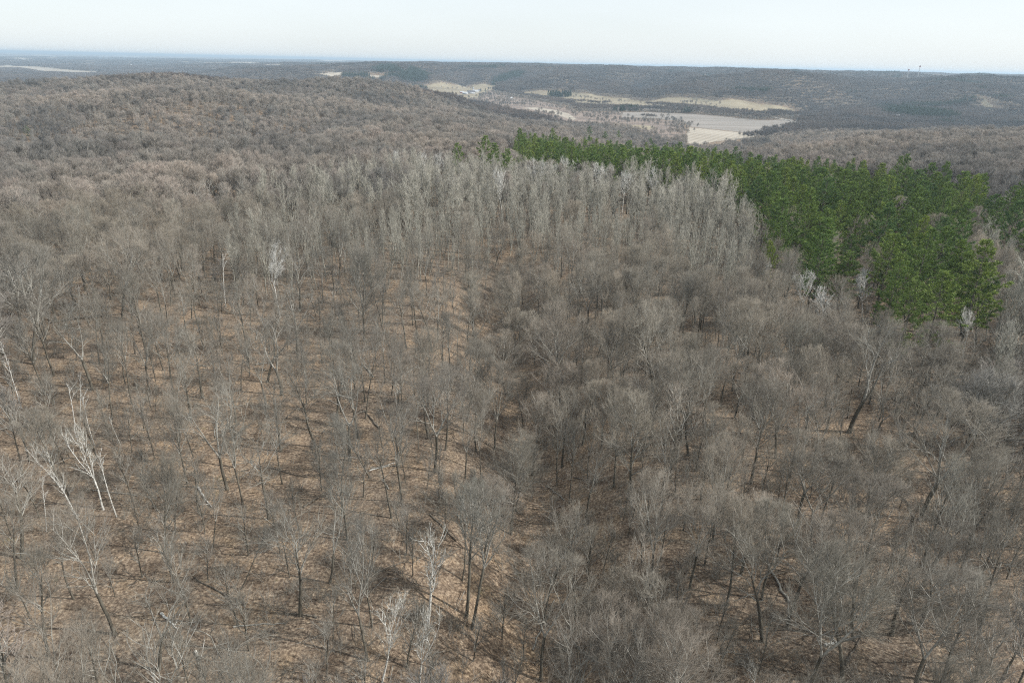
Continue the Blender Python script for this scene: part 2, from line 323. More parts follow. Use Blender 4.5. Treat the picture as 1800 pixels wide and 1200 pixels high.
    q = p + d1 * l * 0.5; d2 = nrm(d1 + rng.normal(0, 0.18, (N, 3)) + [0, 0, 0.08]); e = q + d2 * l * 0.5
    one = np.ones(N); cg.frusta(p, q, one * 0.0115 * thick, one * 0.009 * thick, mtw); cg.frusta(q, e, one * 0.009 * thick, one * 0.005 * thick, mtw)
    if n4:
        K = N * n4; ii = np.repeat(np.arange(N), n4); t = rng.uniform(0.1, 1.0, K)[:, None]
        st = np.where(t < 0.5, p[ii] + (q - p)[ii] * t * 2, q[ii] + (e - q)[ii] * (t - 0.5) * 2); dd = np.where(t < 0.5, d1[ii], d2[ii])
        an = np.radians(rng.uniform(20, 55, K))[:, None]; rv = nrm(np.cross(dd, nrm(rng.normal(0, 1, (K, 3)))))
        dd = nrm(dd * np.cos(an) + rv * np.sin(an) + [0, 0, 0.18]); cg.spikes(st, st + dd * (rng.uniform(0.5, 1.2, K) * l4)[:, None], np.full(K, 0.0075 * thick), mtw)
    return tg, cg
def pine(seed, H=22, W=3.4, cb=0.3, gap=0.8, per=5, tufts=12, nb=9, bl=0.42, bw=0.045, thin=0.0, cone=1.3):
    rng = np.random.default_rng(seed); tg = Geo(); cg = Geo()
    T = path(rng, (0, 0, -0.4), (0, 0, 1), H, 10, 0.012, 0.05); tg.tube(T, np.linspace(0.24, 0.02, 11), 6, 0)
    PT = []; DT_ = []; z = cb * H
    while z < H - 0.3:
        f = (z - cb * H) / (H * (1 - cb)); p, _ = at(T, (z + 0.4) / H); L0 = W * (min(1, 0.55 + f * 2.2) * (1 - f ** cone) + 0.13)
        a0 = rng.random() * 6.28
        for q in range(per):
            if rng.random() < thin: continue
            a = a0 + q * 6.28 / per + rng.normal(0, 0.2); L = L0 * rng.uniform(0.6, 1.25); el = math.radians(4 + 45 * f ** 1.5 + rng.normal(0, 8))
            P = path(rng, p, (math.cos(a) * math.cos(el), math.sin(a) * math.cos(el), math.sin(el)), L, 4, 0.07, 0.07)
            cg.tube(P, np.linspace(0.035, 0.01, 5), 3, 0)
            for j in range(max(3, int(tufts * L / W))):
                t = 0.3 + 0.7 * math.sqrt(rng.random()); c, d = at(P, t); sd_ = perp(d, rng.random() * 6.28); sd_[2] *= 0.35
                PT.append(c + sd_ * rng.uniform(0, 0.75) * (1.25 - t)); DT_.append(nrm(d + sd_ * 0.8 + [0, 0, 0.25]))
        z += gap * rng.uniform(0.8, 1.2) * (1 - 0.35 * f)
    PT = np.array(PT); DT_ = np.array(DT_); N = len(PT); K = N * nb; ii = np.repeat(np.arange(N), nb)
    d = nrm(DT_[ii] + rng.normal(0, 0.6, (K, 3)) + [0, 0, 0.1]); p = PT[ii] + rng.normal(0, 0.05, (K, 3)); side = nrm(np.cross(d, nrm(rng.normal(0, 1, (K, 3)))))
    cg.blades(p, p + d * (bl * rng.uniform(0.7, 1.3, K))[:, None], np.full(K, bw), side, 1)
    return tg, cg
def merge(gs):
    g = Geo()
    for s_, mm in gs:
        for v, f, m in zip(s_.V, s_.F, s_.Mi):
            g.V.append(v); g.F.append(f + g.n); g.Mi.append(np.array([mm[int(x)] for x in m[:1]]).repeat(len(m)) if len(m) else m)
        g.n += s_.n
    return g

KIND = {   # kind -> (n variants, builder kwargs, trunk mat, crown mats)
 'maple_tree': (9, dict(H=17.5, R=5.3, cb=0.27, nl=13, n2=8, n3=7, n4=5, pol=(66, 16), wob=0.09, r0=0.21, up=0.07, l3=1.8), 'bark', ['limb', 'twig']),
 'oak_tree': (7, dict(H=17, R=5.2, cb=0.38, nl=9, n2=7, n3=5, n4=3, l3=1.6, pol=(72, 25), wob=0.2, r0=0.23, up=0.05, l4=0.7), 'bark', ['limb', 'twig']),
 'ash_tree': (9, dict(H=18, R=3.1, cb=0.42, nl=11, n2=6, n3=5, n4=4, pol=(48, 14), wob=0.1, r0=0.155, up=0.09, top=0.75), 'bark', ['limb', 'twig']),
 'poplar_tree': (6, dict(H=21, R=1.8, cb=0.3, nl=19, n2=5, n3=3, n4=2, thick=1.35, pol=(34, 10), wob=0.06, r0=0.15, up=0.10, top=0.86, l3=1.3), 'pbark', ['pbark', 'ptwig']),
 'young_tree': (5, dict(H=9.5, R=1.9, cb=0.22, nl=10, n2=5, n3=5, n4=4, pol=(55, 18), wob=0.1, r0=0.06, top=0.75, up=0.08, l3=0.9, l4=0.5), 'bark', ['limb', 'twig']),
 'birch_tree': (6, dict(H=18, R=3.0, cb=0.42, nl=10, n2=5, n3=3, n4=1, pol=(48, 15), wob=0.12, r0=0.17, up=0.09, top=0.72, l3=1.1, thick=1.7), 'wbark', ['wbark', 'ptwig'])}
PROTO = {}
for ki, (k, (nv, kw, tm, cm)) in enumerate(KIND.items()):
    for v in range(nv):
        kk = dict(kw); rv = np.random.default_rng(900 + ki * 20 + v)
        kk['H'] *= rv.uniform(0.9, 1.08); kk['R'] *= rv.uniform(0.85, 1.15)
        if k in ('maple_tree', 'oak_tree', 'birch_tree', 'ash_tree') and v % 2: kk['fork'] = 2 + (v % 3 == 0)
        tg, cg = bare(100 + ki * 20 + v, **kk)
        PROTO[k, v] = (tg.mesh(k + '_trunk', [tm], True), cg.mesh(k + '_crown', cm), kk['H'], (tg, cg))
for v in range(4):
    kk = dict(KIND['birch_tree'][1]); kk.update(R=1.7, cb=0.5, nl=6, n2=3, n3=2, n4=0, thick=2.2, r0=0.16, wob=0.2, fork=2 if v == 1 else 0, top=0.85)
    tg, cg = bare(170 + v, **kk); PROTO['birch_snag', v] = (tg.mesh('birch_snag_trunk', ['wbark'], True), cg.mesh('birch_snag_crown', ['wbark', 'wbark']), 18, (tg, cg))
    kk = dict(KIND['birch_tree'][1]); kk.update(thick=2.7, n2=6, n3=4, n4=2, R=3.0, cb=0.5, nl=12, fork=2 if v % 2 else 0)
    tg, cg = bare(160 + v, **kk); PROTO['birch_row', v] = (tg.mesh('birch_tree_trunk', ['wbark'], True), cg.mesh('birch_tree_crown', ['wbark', 'bwig']), 18, (tg, cg))
for v in range(5):
    rv = np.random.default_rng(v); H = 21 * rv.uniform(0.9, 1.1)
    tg, cg = pine(300 + v, H=H, W=4.4 * rv.uniform(0.85, 1.15), cb=0.25, thin=0.15, cone=1.9, tufts=15, nb=10, bl=0.5, bw=0.055)
    PROTO['pine_tree', v] = (tg.mesh('pine_trunk', ['bark'], True), cg.mesh('pine_crown', ['bark', 'needle']), H, (tg, cg))
    PROTO['brown_pine', v] = (PROTO['pine_tree', v][0], cg.mesh('pine_crown', ['bark', 'rust']), H, (tg, cg)) if v == 0 else None
NV = {k: KIND[k][0] for k in KIND}; NV['pine_tree'] = 5

things = []      # (object, kind, x, y, description, is_landmark)
def plant(kind, x, y, rng, H=None, v=None, tilt=(0, 0), sxy=1.0, src=None, z=None):
    v = int(rng.integers(NV[kind])) if v is None else v; tm, cm, h0, _ = PROTO[src or kind, v]
    s = (H / h0) if H else rng.uniform(0.78, 1.15)
    if not H:
        sxy = rng.uniform(0.8, 1.3)
        if kind == 'pine_tree': s *= 1.14
        if kind == 'poplar_tree': s *= rng.uniform(0.72, 1.04)
    e = bpy.data.objects.new(kind, None); C.objects.link(e); e.empty_display_size = 1
    e.location = (x, y, float(zg(x, y)) if z is None else z); e.rotation_euler = (tilt[0] + rng.normal(0, 0.03), tilt[1] + rng.normal(0, 0.03), rng.random() * 6.28)
    # tilt is in world axes: turn about z first
    a = e.rotation_euler.z; e.rotation_mode = 'XYZ'
    e.rotation_euler = (Matrix.Rotation(e.rotation_euler.x, 3, 'X') @ Matrix.Rotation(e.rotation_euler.y, 3, 'Y') @ Matrix.Rotation(a, 3, 'Z')).to_euler()
    e.scale = (s * sxy, s * sxy, s); link('trunk', tm, e); link('crown', cm, e); return e
# ------------------------------------------------------------------ land cover (outlines found on the photo, laid on the real terrain)
FIELDS = [   # name, material, photo outline
 ('meadow', 'meadow', [(735, 153), (760, 148), (782, 146), (800, 150), (830, 150), (862, 149), (872, 153), (858, 160), (845, 166), (838, 173), (800, 174), (765, 169)]),
 ('meadow', 'meadow', [(915, 163), (945, 160), (985, 162), (1010, 163), (1048, 168), (1100, 173), (1150, 177), (1165, 173), (1195, 171), (1225, 172), (1262, 178), (1290, 175), (1330, 182), (1390, 191), (1405, 198), (1392, 204), (1340, 201), (1305, 198), (1250, 194), (1180, 187), (1100, 186), (1050, 184), (1000, 180), (960, 174), (925, 170)]),
 ('crop_strip', 'plough', [(1010, 183), (1050, 186), (1128, 187), (1180, 190), (1180, 193), (1120, 192), (1050, 190), (1010, 187)]),
 ('ploughed_field', 'plough', [(1090, 198), (1130, 197), (1174, 199), (1225, 201), (1272, 205), (1339, 212), (1392, 209), (1398, 216), (1385, 224), (1361, 233), (1317, 234), (1262, 228), (1212, 223), (1203, 215), (1150, 208), (1094, 206)]),
 ('stubble_field', 'stubble', [(1212, 224), (1262, 229), (1317, 235), (1355, 235), (1330, 240), (1300, 245), (1255, 249), (1225, 254), (1208, 252), (1206, 236)]),
 ('crop_strip', 'stubble', [(918, 190), (944, 189), (978, 194), (1000, 200), (1013, 209), (1006, 212), (982, 203), (950, 195)]),
 ('crop_strip', 'meadow', [(1005, 215), (1040, 219), (1100, 219), (1152, 222), (1150, 228), (1080, 226), (1010, 222)]),
 ('stubble_field', 'stubble', [(0, 116), (20, 114), (50, 117), (75, 118), (110, 122), (160, 126), (192, 126), (165, 131), (120, 130), (60, 127), (30, 121), (0, 121)]),
 ('stubble_field', 'stubble', [(0, 131), (40, 132), (85, 133), (80, 135), (0, 133)]),
 ('meadow', 'stubble', [(548, 131), (565, 128), (585, 128), (601, 130), (598, 136), (575, 136)]),
 ('meadow', 'stubble', [(650, 132), (672, 133), (672, 136), (650, 136)]),
 ('clearing', 'meadow', [(1722, 170), (1732, 174), (1745, 188), (1756, 196), (1744, 196), (1728, 186)]),
 ('rough_ground', 'brush', [(862, 160), (915, 172), (1000, 188), (1010, 196), (1090, 198), (1100, 207), (1200, 215), (1206, 236), (1205, 256), (1160, 262), (1100, 235), (1000, 222), (930, 205), (870, 190), (800, 178)])]
FP = [(n, m, wpoly(p)) for n, m, p in FIELDS]
ROADP = wpoly([(1330, 203), (1362, 207), (1392, 213), (1412, 219), (1420, 224)])
def ground_class(x, y):
    c = np.zeros(np.shape(x), int)
    for i in reversed(range(len(FP))):
        c[inpoly(x, y, FP[i][2])] = i + 1
    d = np.hypot(x, y)
    far = (d > 5200) & (c == 0); t = vnoise(x / 1100, y / 1400, 41) + 0.5 * vnoise(x / 400, y / 500, 43)
    c[far & (t > 0.28)] = 101; c[far & (t > 0.24) & (t <= 0.28)] = 102
    return c
azs = np.concatenate([np.linspace(-math.pi, -0.86, 40)[:-1], np.linspace(-0.86, 0.86, 980), np.linspace(0.86, math.pi, 40)[1:]])
ls = np.concatenate([np.linspace(math.log(0.5), math.log(40), 20)[:-1], np.linspace(math.log(40), math.log(900), 180)[:-1], np.linspace(math.log(900), math.log(5500), 420)[:-1], np.linspace(math.log(5500), math.log(70000), 200)])
A, L = np.meshgrid(azs, ls, indexing='ij'); X = np.sin(A) * np.exp(L); Y = np.cos(A) * np.exp(L); Z = zg(X, Y)
na, nl_ = A.shape; V = np.stack([X, Y, Z], -1).reshape(-1, 3)
i, j = np.meshgrid(np.arange(na - 1), np.arange(nl_ - 1), indexing='ij'); a = (i * nl_ + j).ravel()
Q = np.stack([a, a + 1, a + nl_ + 1, a + nl_], -1)[:, ::-1]
ctr = V[Q].mean(1); cls = ground_class(ctr[:, 0], ctr[:, 1])
def sheet(name, sel, m, smooth=True):
    q = Q[sel]; u, inv = np.unique(q, return_inverse=True); q = inv.reshape(q.shape); me = bpy.data.meshes.new(name)
    me.vertices.add(len(u)); me.vertices.foreach_set('co', V[u].astype(np.float32).ravel()); me.loops.add(q.size); me.loops.foreach_set('vertex_index', q.astype(np.int32).ravel())
    me.polygons.add(len(q)); me.polygons.foreach_set('loop_start', np.arange(0, q.size, 4, dtype=np.int32)); me.polygons.foreach_set('use_smooth', np.full(len(q), smooth))
    me.materials.append(M[m]); me.update(calc_edges=True); o = link(name, me); o['kind'] = 'structure'; return o
sheet('ground', cls == 0, 'ground')
for k in range(len(FP)):
    if (cls == k + 1).any(): sheet(FP[k][0], cls == k + 1, FP[k][1])
sheet('distant_fields', cls == 101, 'stubble'); sheet('distant_meadows', cls == 102, 'meadow')
g = Geo()                                     # gravel farm road along the field edge
rp = np.array(ROADP); rp = np.array([rp[0] + 0, *rp[1:]]); tt = np.linspace(0, len(rp) - 1, 60); rx = np.interp(tt, range(len(rp)), rp[:, 0]); ry = np.interp(tt, range(len(rp)), rp[:, 1])
dn = nrm(np.stack([np.gradient(ry), -np.gradient(rx)], -1)) * 4
a = np.stack([rx + dn[:, 0], ry + dn[:, 1]], -1); b = np.stack([rx - dn[:, 0], ry - dn[:, 1]], -1)
v = np.array([[*p, float(zg(*p)) + 0.6] for pr in zip(a, b) for p in pr]); f = [t for k in range(59) for t in ((2 * k, 2 * k + 1, 2 * k + 3), (2 * k, 2 * k + 3, 2 * k + 2))]
g.add(v, f, 0); o = link('farm_road', g.mesh('farm_road', ['road'])); o['kind'] = 'structure'

# ------------------------------------------------------------------ hero trees read off the photograph
RNG = np.random.default_rng(7)
placed = []                                   # x, y, radius
def hero(kind, base, top, label, v=None, H=None, src=None, mark=None, sxy=1.0, group=None):
    if base is not None:
        x, y, z = locate(*base); lo, hi = 1.0, 40.0
        for _ in range(30):
            m_ = (lo + hi) / 2
            if project(x, y, z + m_)[1] > top[1]: lo = m_
            else: hi = m_
        Hh = H or lo; px, py = project(x, y, z + Hh); q = R3.T @ np.array([x, y, z + Hh - CAMZ]); dx = (top[0] - px) / FOC * -q[2]; ty = math.atan2(dx, Hh)
    else:
        Hh = H or 18; x, y, z = locate(top[0], top[1], Hh); ty = RNG.normal(0, 0.03)
    e = plant(kind, x, y, RNG, H=Hh, v=v, tilt=(0, max(-0.5, min(0.5, ty))), src=src, sxy=sxy)
    e['label'] = label; e['category'] = KCAT[kind]
    if group: e['group'] = group
    placed.append((x, y, 3.2)); things.append([e, kind, x, y, mark]); return e
KCAT = {'maple_tree': 'bare tree', 'oak_tree': 'bare tree', 'ash_tree': 'bare tree', 'poplar_tree': 'poplar', 'young_tree': 'young tree', 'birch_tree': 'white birch', 'pine_tree': 'pine tree', 'brown_pine': 'pine tree'}
NV['brown_pine'] = 1
HB = [
 ('maple_tree', (765, 830), (772, 640), 'large maple with a round fine-twigged crown in the middle of the wood', 1, 'large round maple in the middle', 1.12),
 ('oak_tree', (1493, 760), (1565, 560), 'big bare oak leaning right, its thick dark trunk splitting into many limbs', 1, 'thick leaning oak', 1.35),
 ('ash_tree', (1587, 795), (1672, 640), 'dark slim tree leaning far right above a black fallen log', 0, 'slim tree above the black log', 1.35),
 ('maple_tree', (1618, 915), (1672, 700), 'wide grey-crowned tree at right whose thick trunk leans beside a log', 3, 'wide grey crown at right', 1.3),
 ('oak_tree', (1768, 808), (1792, 655), 'twisted black forked tree near the right edge of the wood', 3, 'twisted black forked tree', 1.1),
 ('maple_tree', (1305, 705), (1318, 530), 'domed tree with a pinkish rounded top below the poplars', 0, 'pink domed tree', 1.15),
 ('maple_tree', (1150, 705), (1152, 530), 'rounded pinkish tree right of the leafy draw, in front of grey poplars', 2, 'rounded pinkish tree', 1.1),
 ('maple_tree', (985, 710), (985, 535), 'full grey-crowned tree on the right bank of the leaf-covered draw', 4, 'full grey crown by the draw', 1),
 ('maple_tree', (1210, 800), (1215, 620), 'dense tangled maple, its dark trunk hidden low behind smaller crowns', 5, 'dense tangled maple', 1.1),
 ('maple_tree', (1110, 880), (1108, 690), 'dense pale-twigged maple on the shaded slope right of the draw', 0, 'dense maple on the shaded slope', 1.1),
 ('oak_tree', (1340, 1128), (1335, 915), 'gnarled oak with pale dead lower limbs, bottom right of the wood', 2, 'gnarled oak with dead limbs', 1),
 ('maple_tree', (1500, 1125), (1468, 915), 'dark-trunked tree with bleached broken branches, right foreground', 3, 'tree with bleached broken branches', 1),
 ('maple_tree', (950, 1195), (955, 975), 'tall foreground tree with long pale drooping lower branches', 1, 'foreground tree with pale branches', 1),
 ('ash_tree', (820, 1082), (836, 850), 'left stem of the close pair of dark-trunked tall trees', 2, 'pair of dark-trunked trees', 1.15),
 ('ash_tree', (829, 1105), (858, 858), 'right stem of the close pair of dark-trunked tall trees', 3, None, 1.15),
 ('oak_tree', (580, 1025), (607, 850), 'crooked black-trunked tree forking low on the orange leaf floor', 1, 'crooked black-trunked tree', 0.8),
 ('oak_tree', (280, 1178), (282, 1000), 'spreading oak with wide-flung limbs in the lower left foreground', 3, 'spreading oak at lower left', 1.1),
 ('ash_tree', (424, 1035), (478, 915), 'small dark tree curving strongly right over bare leaf litter', 4, 'small curving tree', 0.9),
 ('ash_tree', (166, 978), (128, 868), 'mossy grey trunk leaning left in front of the white birch clump', 1, None, 0.9),
 ('oak_tree', (262, 686), (240, 548), 'stout old oak with a massive dark forked trunk at left', 3, 'stout old oak', 0.9),
 ('oak_tree', (470, 672), (498, 515), 'big rough-barked oak standing below the white dead birch', 1, 'big rough-barked oak', 0.95),
 ('ash_tree', (375, 962), (370, 842), 'medium tree with open crown beside the broken white birch log', 5, None, 1),
 ('ash_tree', (130, 1052), (95, 890), 'tall grey leaning tree in the lower left corner', 0, 'leaning grey tree at lower left', 1),
 ('oak_tree', (30, 1035), (5, 868), 'bare oak cut by the left edge of the picture', 2, None, 0.9),
 ('maple_tree', (290, 972), (278, 800), 'bushy grey-twigged tree right of the white birch clump', 4, 'bushy grey-twigged tree', 0.9),
 ('ash_tree', (912, 615), (908, 478), 'tall straight dark trunk standing alone in the leafy draw', 0, 'lone straight trunk in the draw', 0.7),
 ('maple_tree', (650, 840), (545, 720), 'tree with reddish fine twigs over orange leaf litter', 2, None, 0.9),
 ('ash_tree', (688, 695), (700, 560), 'thin dark tree by the green mossy patch', 3, 'thin tree by the mossy patch', 0.9),
 ('maple_tree', (1690, 1000), (1770, 800), 'grey tree leaning right on the open slope near the right edge', 1, None, 0.9),
 ('maple_tree', (1075, 1160), (1085, 1010), 'low pale-twigged maple at the bottom right of centre', 5, 'low pale-twigged maple', 1),
 ('maple_tree', (60, 640), (40, 430), 'broad grey tree with upswept limbs at the left edge', 3, 'broad grey tree at left edge', 1.05),
 ('maple_tree', (215, 560), (225, 395), 'tall wide grey-crowned tree in the upper left wood', 1, 'tall wide crown at upper left', 1.15),
 ('maple_tree', (640, 600), (640, 440), 'pale-crowned tree above the open leaf floor', 4, 'pale-crowned tree', 0.95),
 ('maple_tree', (870, 790), (868, 640), 'upright brush-crowned tree just right of the large round maple', 3, None, 0.8),
]
for k, b_, t_, lab, v_, mk, sx in HB: hero(k, b_, t_, lab, v=v_, mark=mk, sxy=sx)
BI = [
 ((752, 1100), (745, 905), 'tallest white birch in the foreground, pale branches fanning upward', 1, 'tall white foreground birch', 1.1),
 ((738, 1222), (758, 1062), 'white forked birch rising just below the tallest foreground birch', 3, None, 0.9),
 ((668, 1215), (692, 1025), 'slender double-stemmed white birch left of the tallest foreground birch', 5, 'slender double-stemmed birch', 0.8),
 ((1325, 1235), (1320, 1150), 'top of a small white birch at the bottom edge', 2, None, 0.8),
 ((138, 912), (58, 762), 'leaning birch with thick bright white trunk, leftmost of its clump', 1, 'leaning white birch clump', 0.9),
 ((182, 896), (112, 742), 'bright white birch with spreading top in the middle of its clump', 3, None, 0.9),
 ((205, 908), (172, 778), 'thin white birch on the right side of the leaning clump', 0, None, 0.6),
 ((82, 934), (72, 838), 'short crooked white birch below the leaning clump', 2, None, 0.5),
 ((140, 773), (117, 660), 'white birch snag, leftmost of three standing above the clump', 4, 'three white birch snags', 0.5),
 ((141, 738), (144, 648), 'thinnest white birch snag, middle one of three', 2, None, 0.45),
 ((166, 782), (150, 674), 'white forked birch snag, right one of three', 0, None, 0.5),
 ((212, 782), (190, 722), 'short pale broken birch trunk leaning left', 4, None, 0.4),
 ((38, 718), (4, 600), 'single curved white birch near the left edge', 2, 'curved white birch at left edge', 0.5),
 ((492, 558), (488, 424), 'dead white birch with antler-like bare branches at upper left', 3, 'antler-like dead birch', 0.8),
 ((397, 540), (398, 430), 'thin white birch left of the antler-like dead birch', 4, None, 0.5),
 ((1340, 535), (1346, 455), 'pale birch trunk under the lone yellow-green pine', 2, None, 0.7),
 ((1408, 572), (1412, 466), 'round-headed white birch, leftmost of three before the dark pines', 5, 'round-headed white birch', 1.1),
 ((1437, 610), (1446, 503), 'greyish birch, middle one of three before the dark pines', 0, None, 1.1),
 ((1516, 575), (1526, 473), 'bright white birch in front of dark pines, right one of three', 4, 'bright birch before the pines', 1.0),
 ((1690, 645), (1702, 540), 'faint white birch in the shade beside the right-hand pines', 2, None, 0.8),
 ((885, 395), (872, 285), 'leaning white birch in front of the small pine cluster', 1, None, 0.7)]
for b_, t_, lab, v_, mk, sx in BI: hero('birch_tree', b_, t_, lab, mark=mk, sxy=0.8 if sx <= 0.6 else sx, src='birch_snag' if sx <= 0.6 else ('birch_row' if t_[1] < 600 else None), v=v_ % 4 if sx <= 0.6 or t_[1] < 600 else v_)
rowx = [(700, 266, 'leftmost'), (740, 262, 'second'), (776, 266, 'third'), (931, 276, 'fourth'), (952, 283, 'fifth'), (968, 279, 'sixth'), (992, 274, 'seventh'), (1010, 276, 'eighth'), (1048, 286, 'ninth'), (1068, 282, 'tenth'), (1099, 299, 'eleventh'), (1146, 292, 'rightmost')]
for n_, (a_, b_, o_) in enumerate(rowx):
    hero('birch_tree', None, (a_, b_), ('%s white birch in the row below the ridge pines' % o_) if n_ in (0, 11) else '%s white birch from the left in the row below the pines' % o_, H=22, src='birch_row', v=n_ % 4, mark={3: 'white birch row', 9: 'right end of the birch row', 0: 'left end of the birch row'}.get(n_), group='white birches in front of the pine grove', sxy=1.0)
ROW = [(t[2], t[3]) for t in things[-len(rowx):]]
FW = [(112, 173, 'tall pale tree, left one of three on the far left hill'), (126, 172, 'pale multi-stemmed tree between its two neighbours on the left hill'), (141, 176, 'pale upright tree, right one of three on the left hill'), (37, 168, 'pale tree on the far left hill above the picture edge'),
      (8, 196, 'whitish tree at the left edge of the hollow'), (469, 233, 'white snag at the end of the dark hollow'), (359, 312, 'white-branched tree alone in the grey wood at upper left'), (413, 183, 'thin white trunk on the slope of the rounded hill'), (355, 340, 'lower white-branched tree in the grey wood at upper left')]
for a_, b_, lab in FW[:-1]: hero('birch_tree', None, (a_, b_), lab, H=17, sxy=1.4, mark='white-branched tree at upper left' if a_ == 359 else None)
PI = [((812, 252), 'small pine at the left tip of the small cluster', 0), ((851, 239), 'pointed tallest pine of the small ridge cluster', 1), ((866, 253), 'pine in the middle of the small ridge cluster', 2), ((887, 262), 'pine beside the rust-brown dying one', 3),
      ((918, 226), 'tall pine at the left end of the ridge row', 4), ((975, 226), 'spiky crowned pine, second tall one on the ridge row', 0), ((1036, 222), 'tallest pine on the ridge row', 1), ((995, 243), 'pine low between the tall ones of the ridge row', 2), ((1065, 232), 'dense pine right of the tallest ridge pine', 3), ((945, 245), 'shorter pine right of the ridge row end', 2),
      ((1090, 230), 'broad pine on the crest of the ridge row', 4), ((1190, 250), 'pine where the ridge row meets the grove', 1), ((1145, 243), 'pine in the gap of the ridge row', 0)]
for n_, (t_, lab, v_) in enumerate(PI): hero('pine_tree', None, t_, lab, v=v_, H=28 if n_ in (1, 4, 5, 6) else 26, sxy=1.0, mark={1: 'small pine cluster', 4: 'first ridge pine', 6: 'tallest ridge pine', 11: 'where the pine row meets the grove'}.get(n_))
hero('brown_pine', None, (897, 268), 'rust-brown dying pine at the edge of the small cluster', v=0, H=15, sxy=0.6)
hero('pine_tree', (1349, 520), (1353, 425), 'lone narrow yellow-green pine standing apart left of the grove', v=3, mark='lone narrow pine', sxy=0.75)
for b_, t_, lab, v_, mk in [((1592, 600), (1590, 440), 'big pine at the front corner of the grove', 0, 'front corner pine'), ((1690, 590), (1682, 420), 'dark pine with open layered branches right of the corner pine', 2, 'dark layered pine'), ((1620, 570), (1612, 460), 'lower pine tucked against the front corner pine', 4, None),
                       ((1470, 490), (1462, 365), 'bright green pine at the left front of the grove', 1, 'bright front pine'), ((1715, 610), (1722, 450), 'right front pine with drooping lower branches', 3, None)]:
    hero('pine_tree', b_, t_, lab, v=v_, mark=mk)
hero('pine_tree', None, (47, 222), 'single dark green pine alone in the bare wood at far left', v=2, H=14, mark='single far left pine', sxy=1.5)

# ------------------------------------------------------------------ zones for the rest of the wood
ZP = [wpoly(p, 20) for p in ([(1195, 254), (1300, 268), (1420, 278), (1520, 285), (1620, 298), (1730, 312), (1735, 345), (1700, 385), (1712, 440), (1745, 500), (1720, 540), (1650, 505), (1600, 520), (1560, 470), (1500, 440), (1440, 455), (1370, 405), (1330, 350), (1290, 318), (1235, 310), (1200, 285)],
                             [(905, 240), (1000, 232), (1100, 238), (1200, 252), (1240, 305), (1120, 290), (1060, 292), (960, 284), (905, 268)], [(1725, 345), (1780, 316), (1860, 314), (1870, 390), (1790, 402), (1740, 380)])]
ZA = [wpoly(p, 20) for p in ([(370, 350), (450, 305), (560, 285), (700, 272), (860, 268), (960, 285), (1130, 285), (1240, 305), (1330, 335), (1345, 450), (1240, 430), (1120, 375), (960, 385), (820, 400), (600, 400), (400, 420)],
                             [(1640, 450), (1700, 395), (1850, 360), (1900, 560), (1780, 590), (1700, 560)])]
ZC = wpoly([(120, 560), (480, 500), (620, 500), (860, 500), (880, 640), (820, 700), (700, 720), (690, 860), (640, 960), (620, 1100), (560, 1290), (-100, 1290), (-100, 760), (60, 690)])
ZG = [wpoly(p) for p in ([(830, 470), (935, 450), (965, 720), (962, 1100), (862, 1100), (855, 760), (845, 640)], [(1560, 760), (1680, 740), (1700, 870), (1590, 860)])]  # open leaf floor
grid = {}
def ok(x, y, r):
    gx, gy = int(x // 12), int(y // 12)
    for a_ in (-1, 0, 1):
        for b_ in (-1, 0, 1):
            for (u, v_, q) in grid.get((gx + a_, gy + b_), ()):
                if (u - x) ** 2 + (v_ - y) ** 2 < (max(r, q) * 0.85 + 0.15 * (r + q) / 2) ** 2 * 0.9: return False
    return True
def put(x, y, r): grid.setdefault((int(x // 12), int(y // 12)), []).append((x, y, r))
for x, y, r in placed: put(x, y, r)
N = 120000
az = RNG.uniform(-0.80, 0.80, N); dd = np.sqrt(RNG.uniform(38 ** 2, 640 ** 2, N)); CX = np.sin(az) * dd; CY = np.cos(az) * dd
inP = np.any([inpoly(CX, CY, p) for p in ZP], 0); inA = np.any([inpoly(CX, CY, p) for p in ZA], 0); inC = inpoly(CX, CY, ZC); inG = np.any([inpoly(CX, CY, p) for p in ZG], 0)
CZ = zg(CX, CY); u = RNG.random(N); fill = []
CLR = [(t[2], t[3], math.hypot(t[2], t[3])) for t in things if t[1] == 'birch_tree' or t[4] in ('large round maple in the middle', 'thick leaning oak', 'gnarled oak with dead limbs', 'twisted black forked tree', 'crooked black-trunked tree', 'stout old oak', 'slim tree above the black log', 'pair of dark-trunked trees', 'lone narrow pine')]
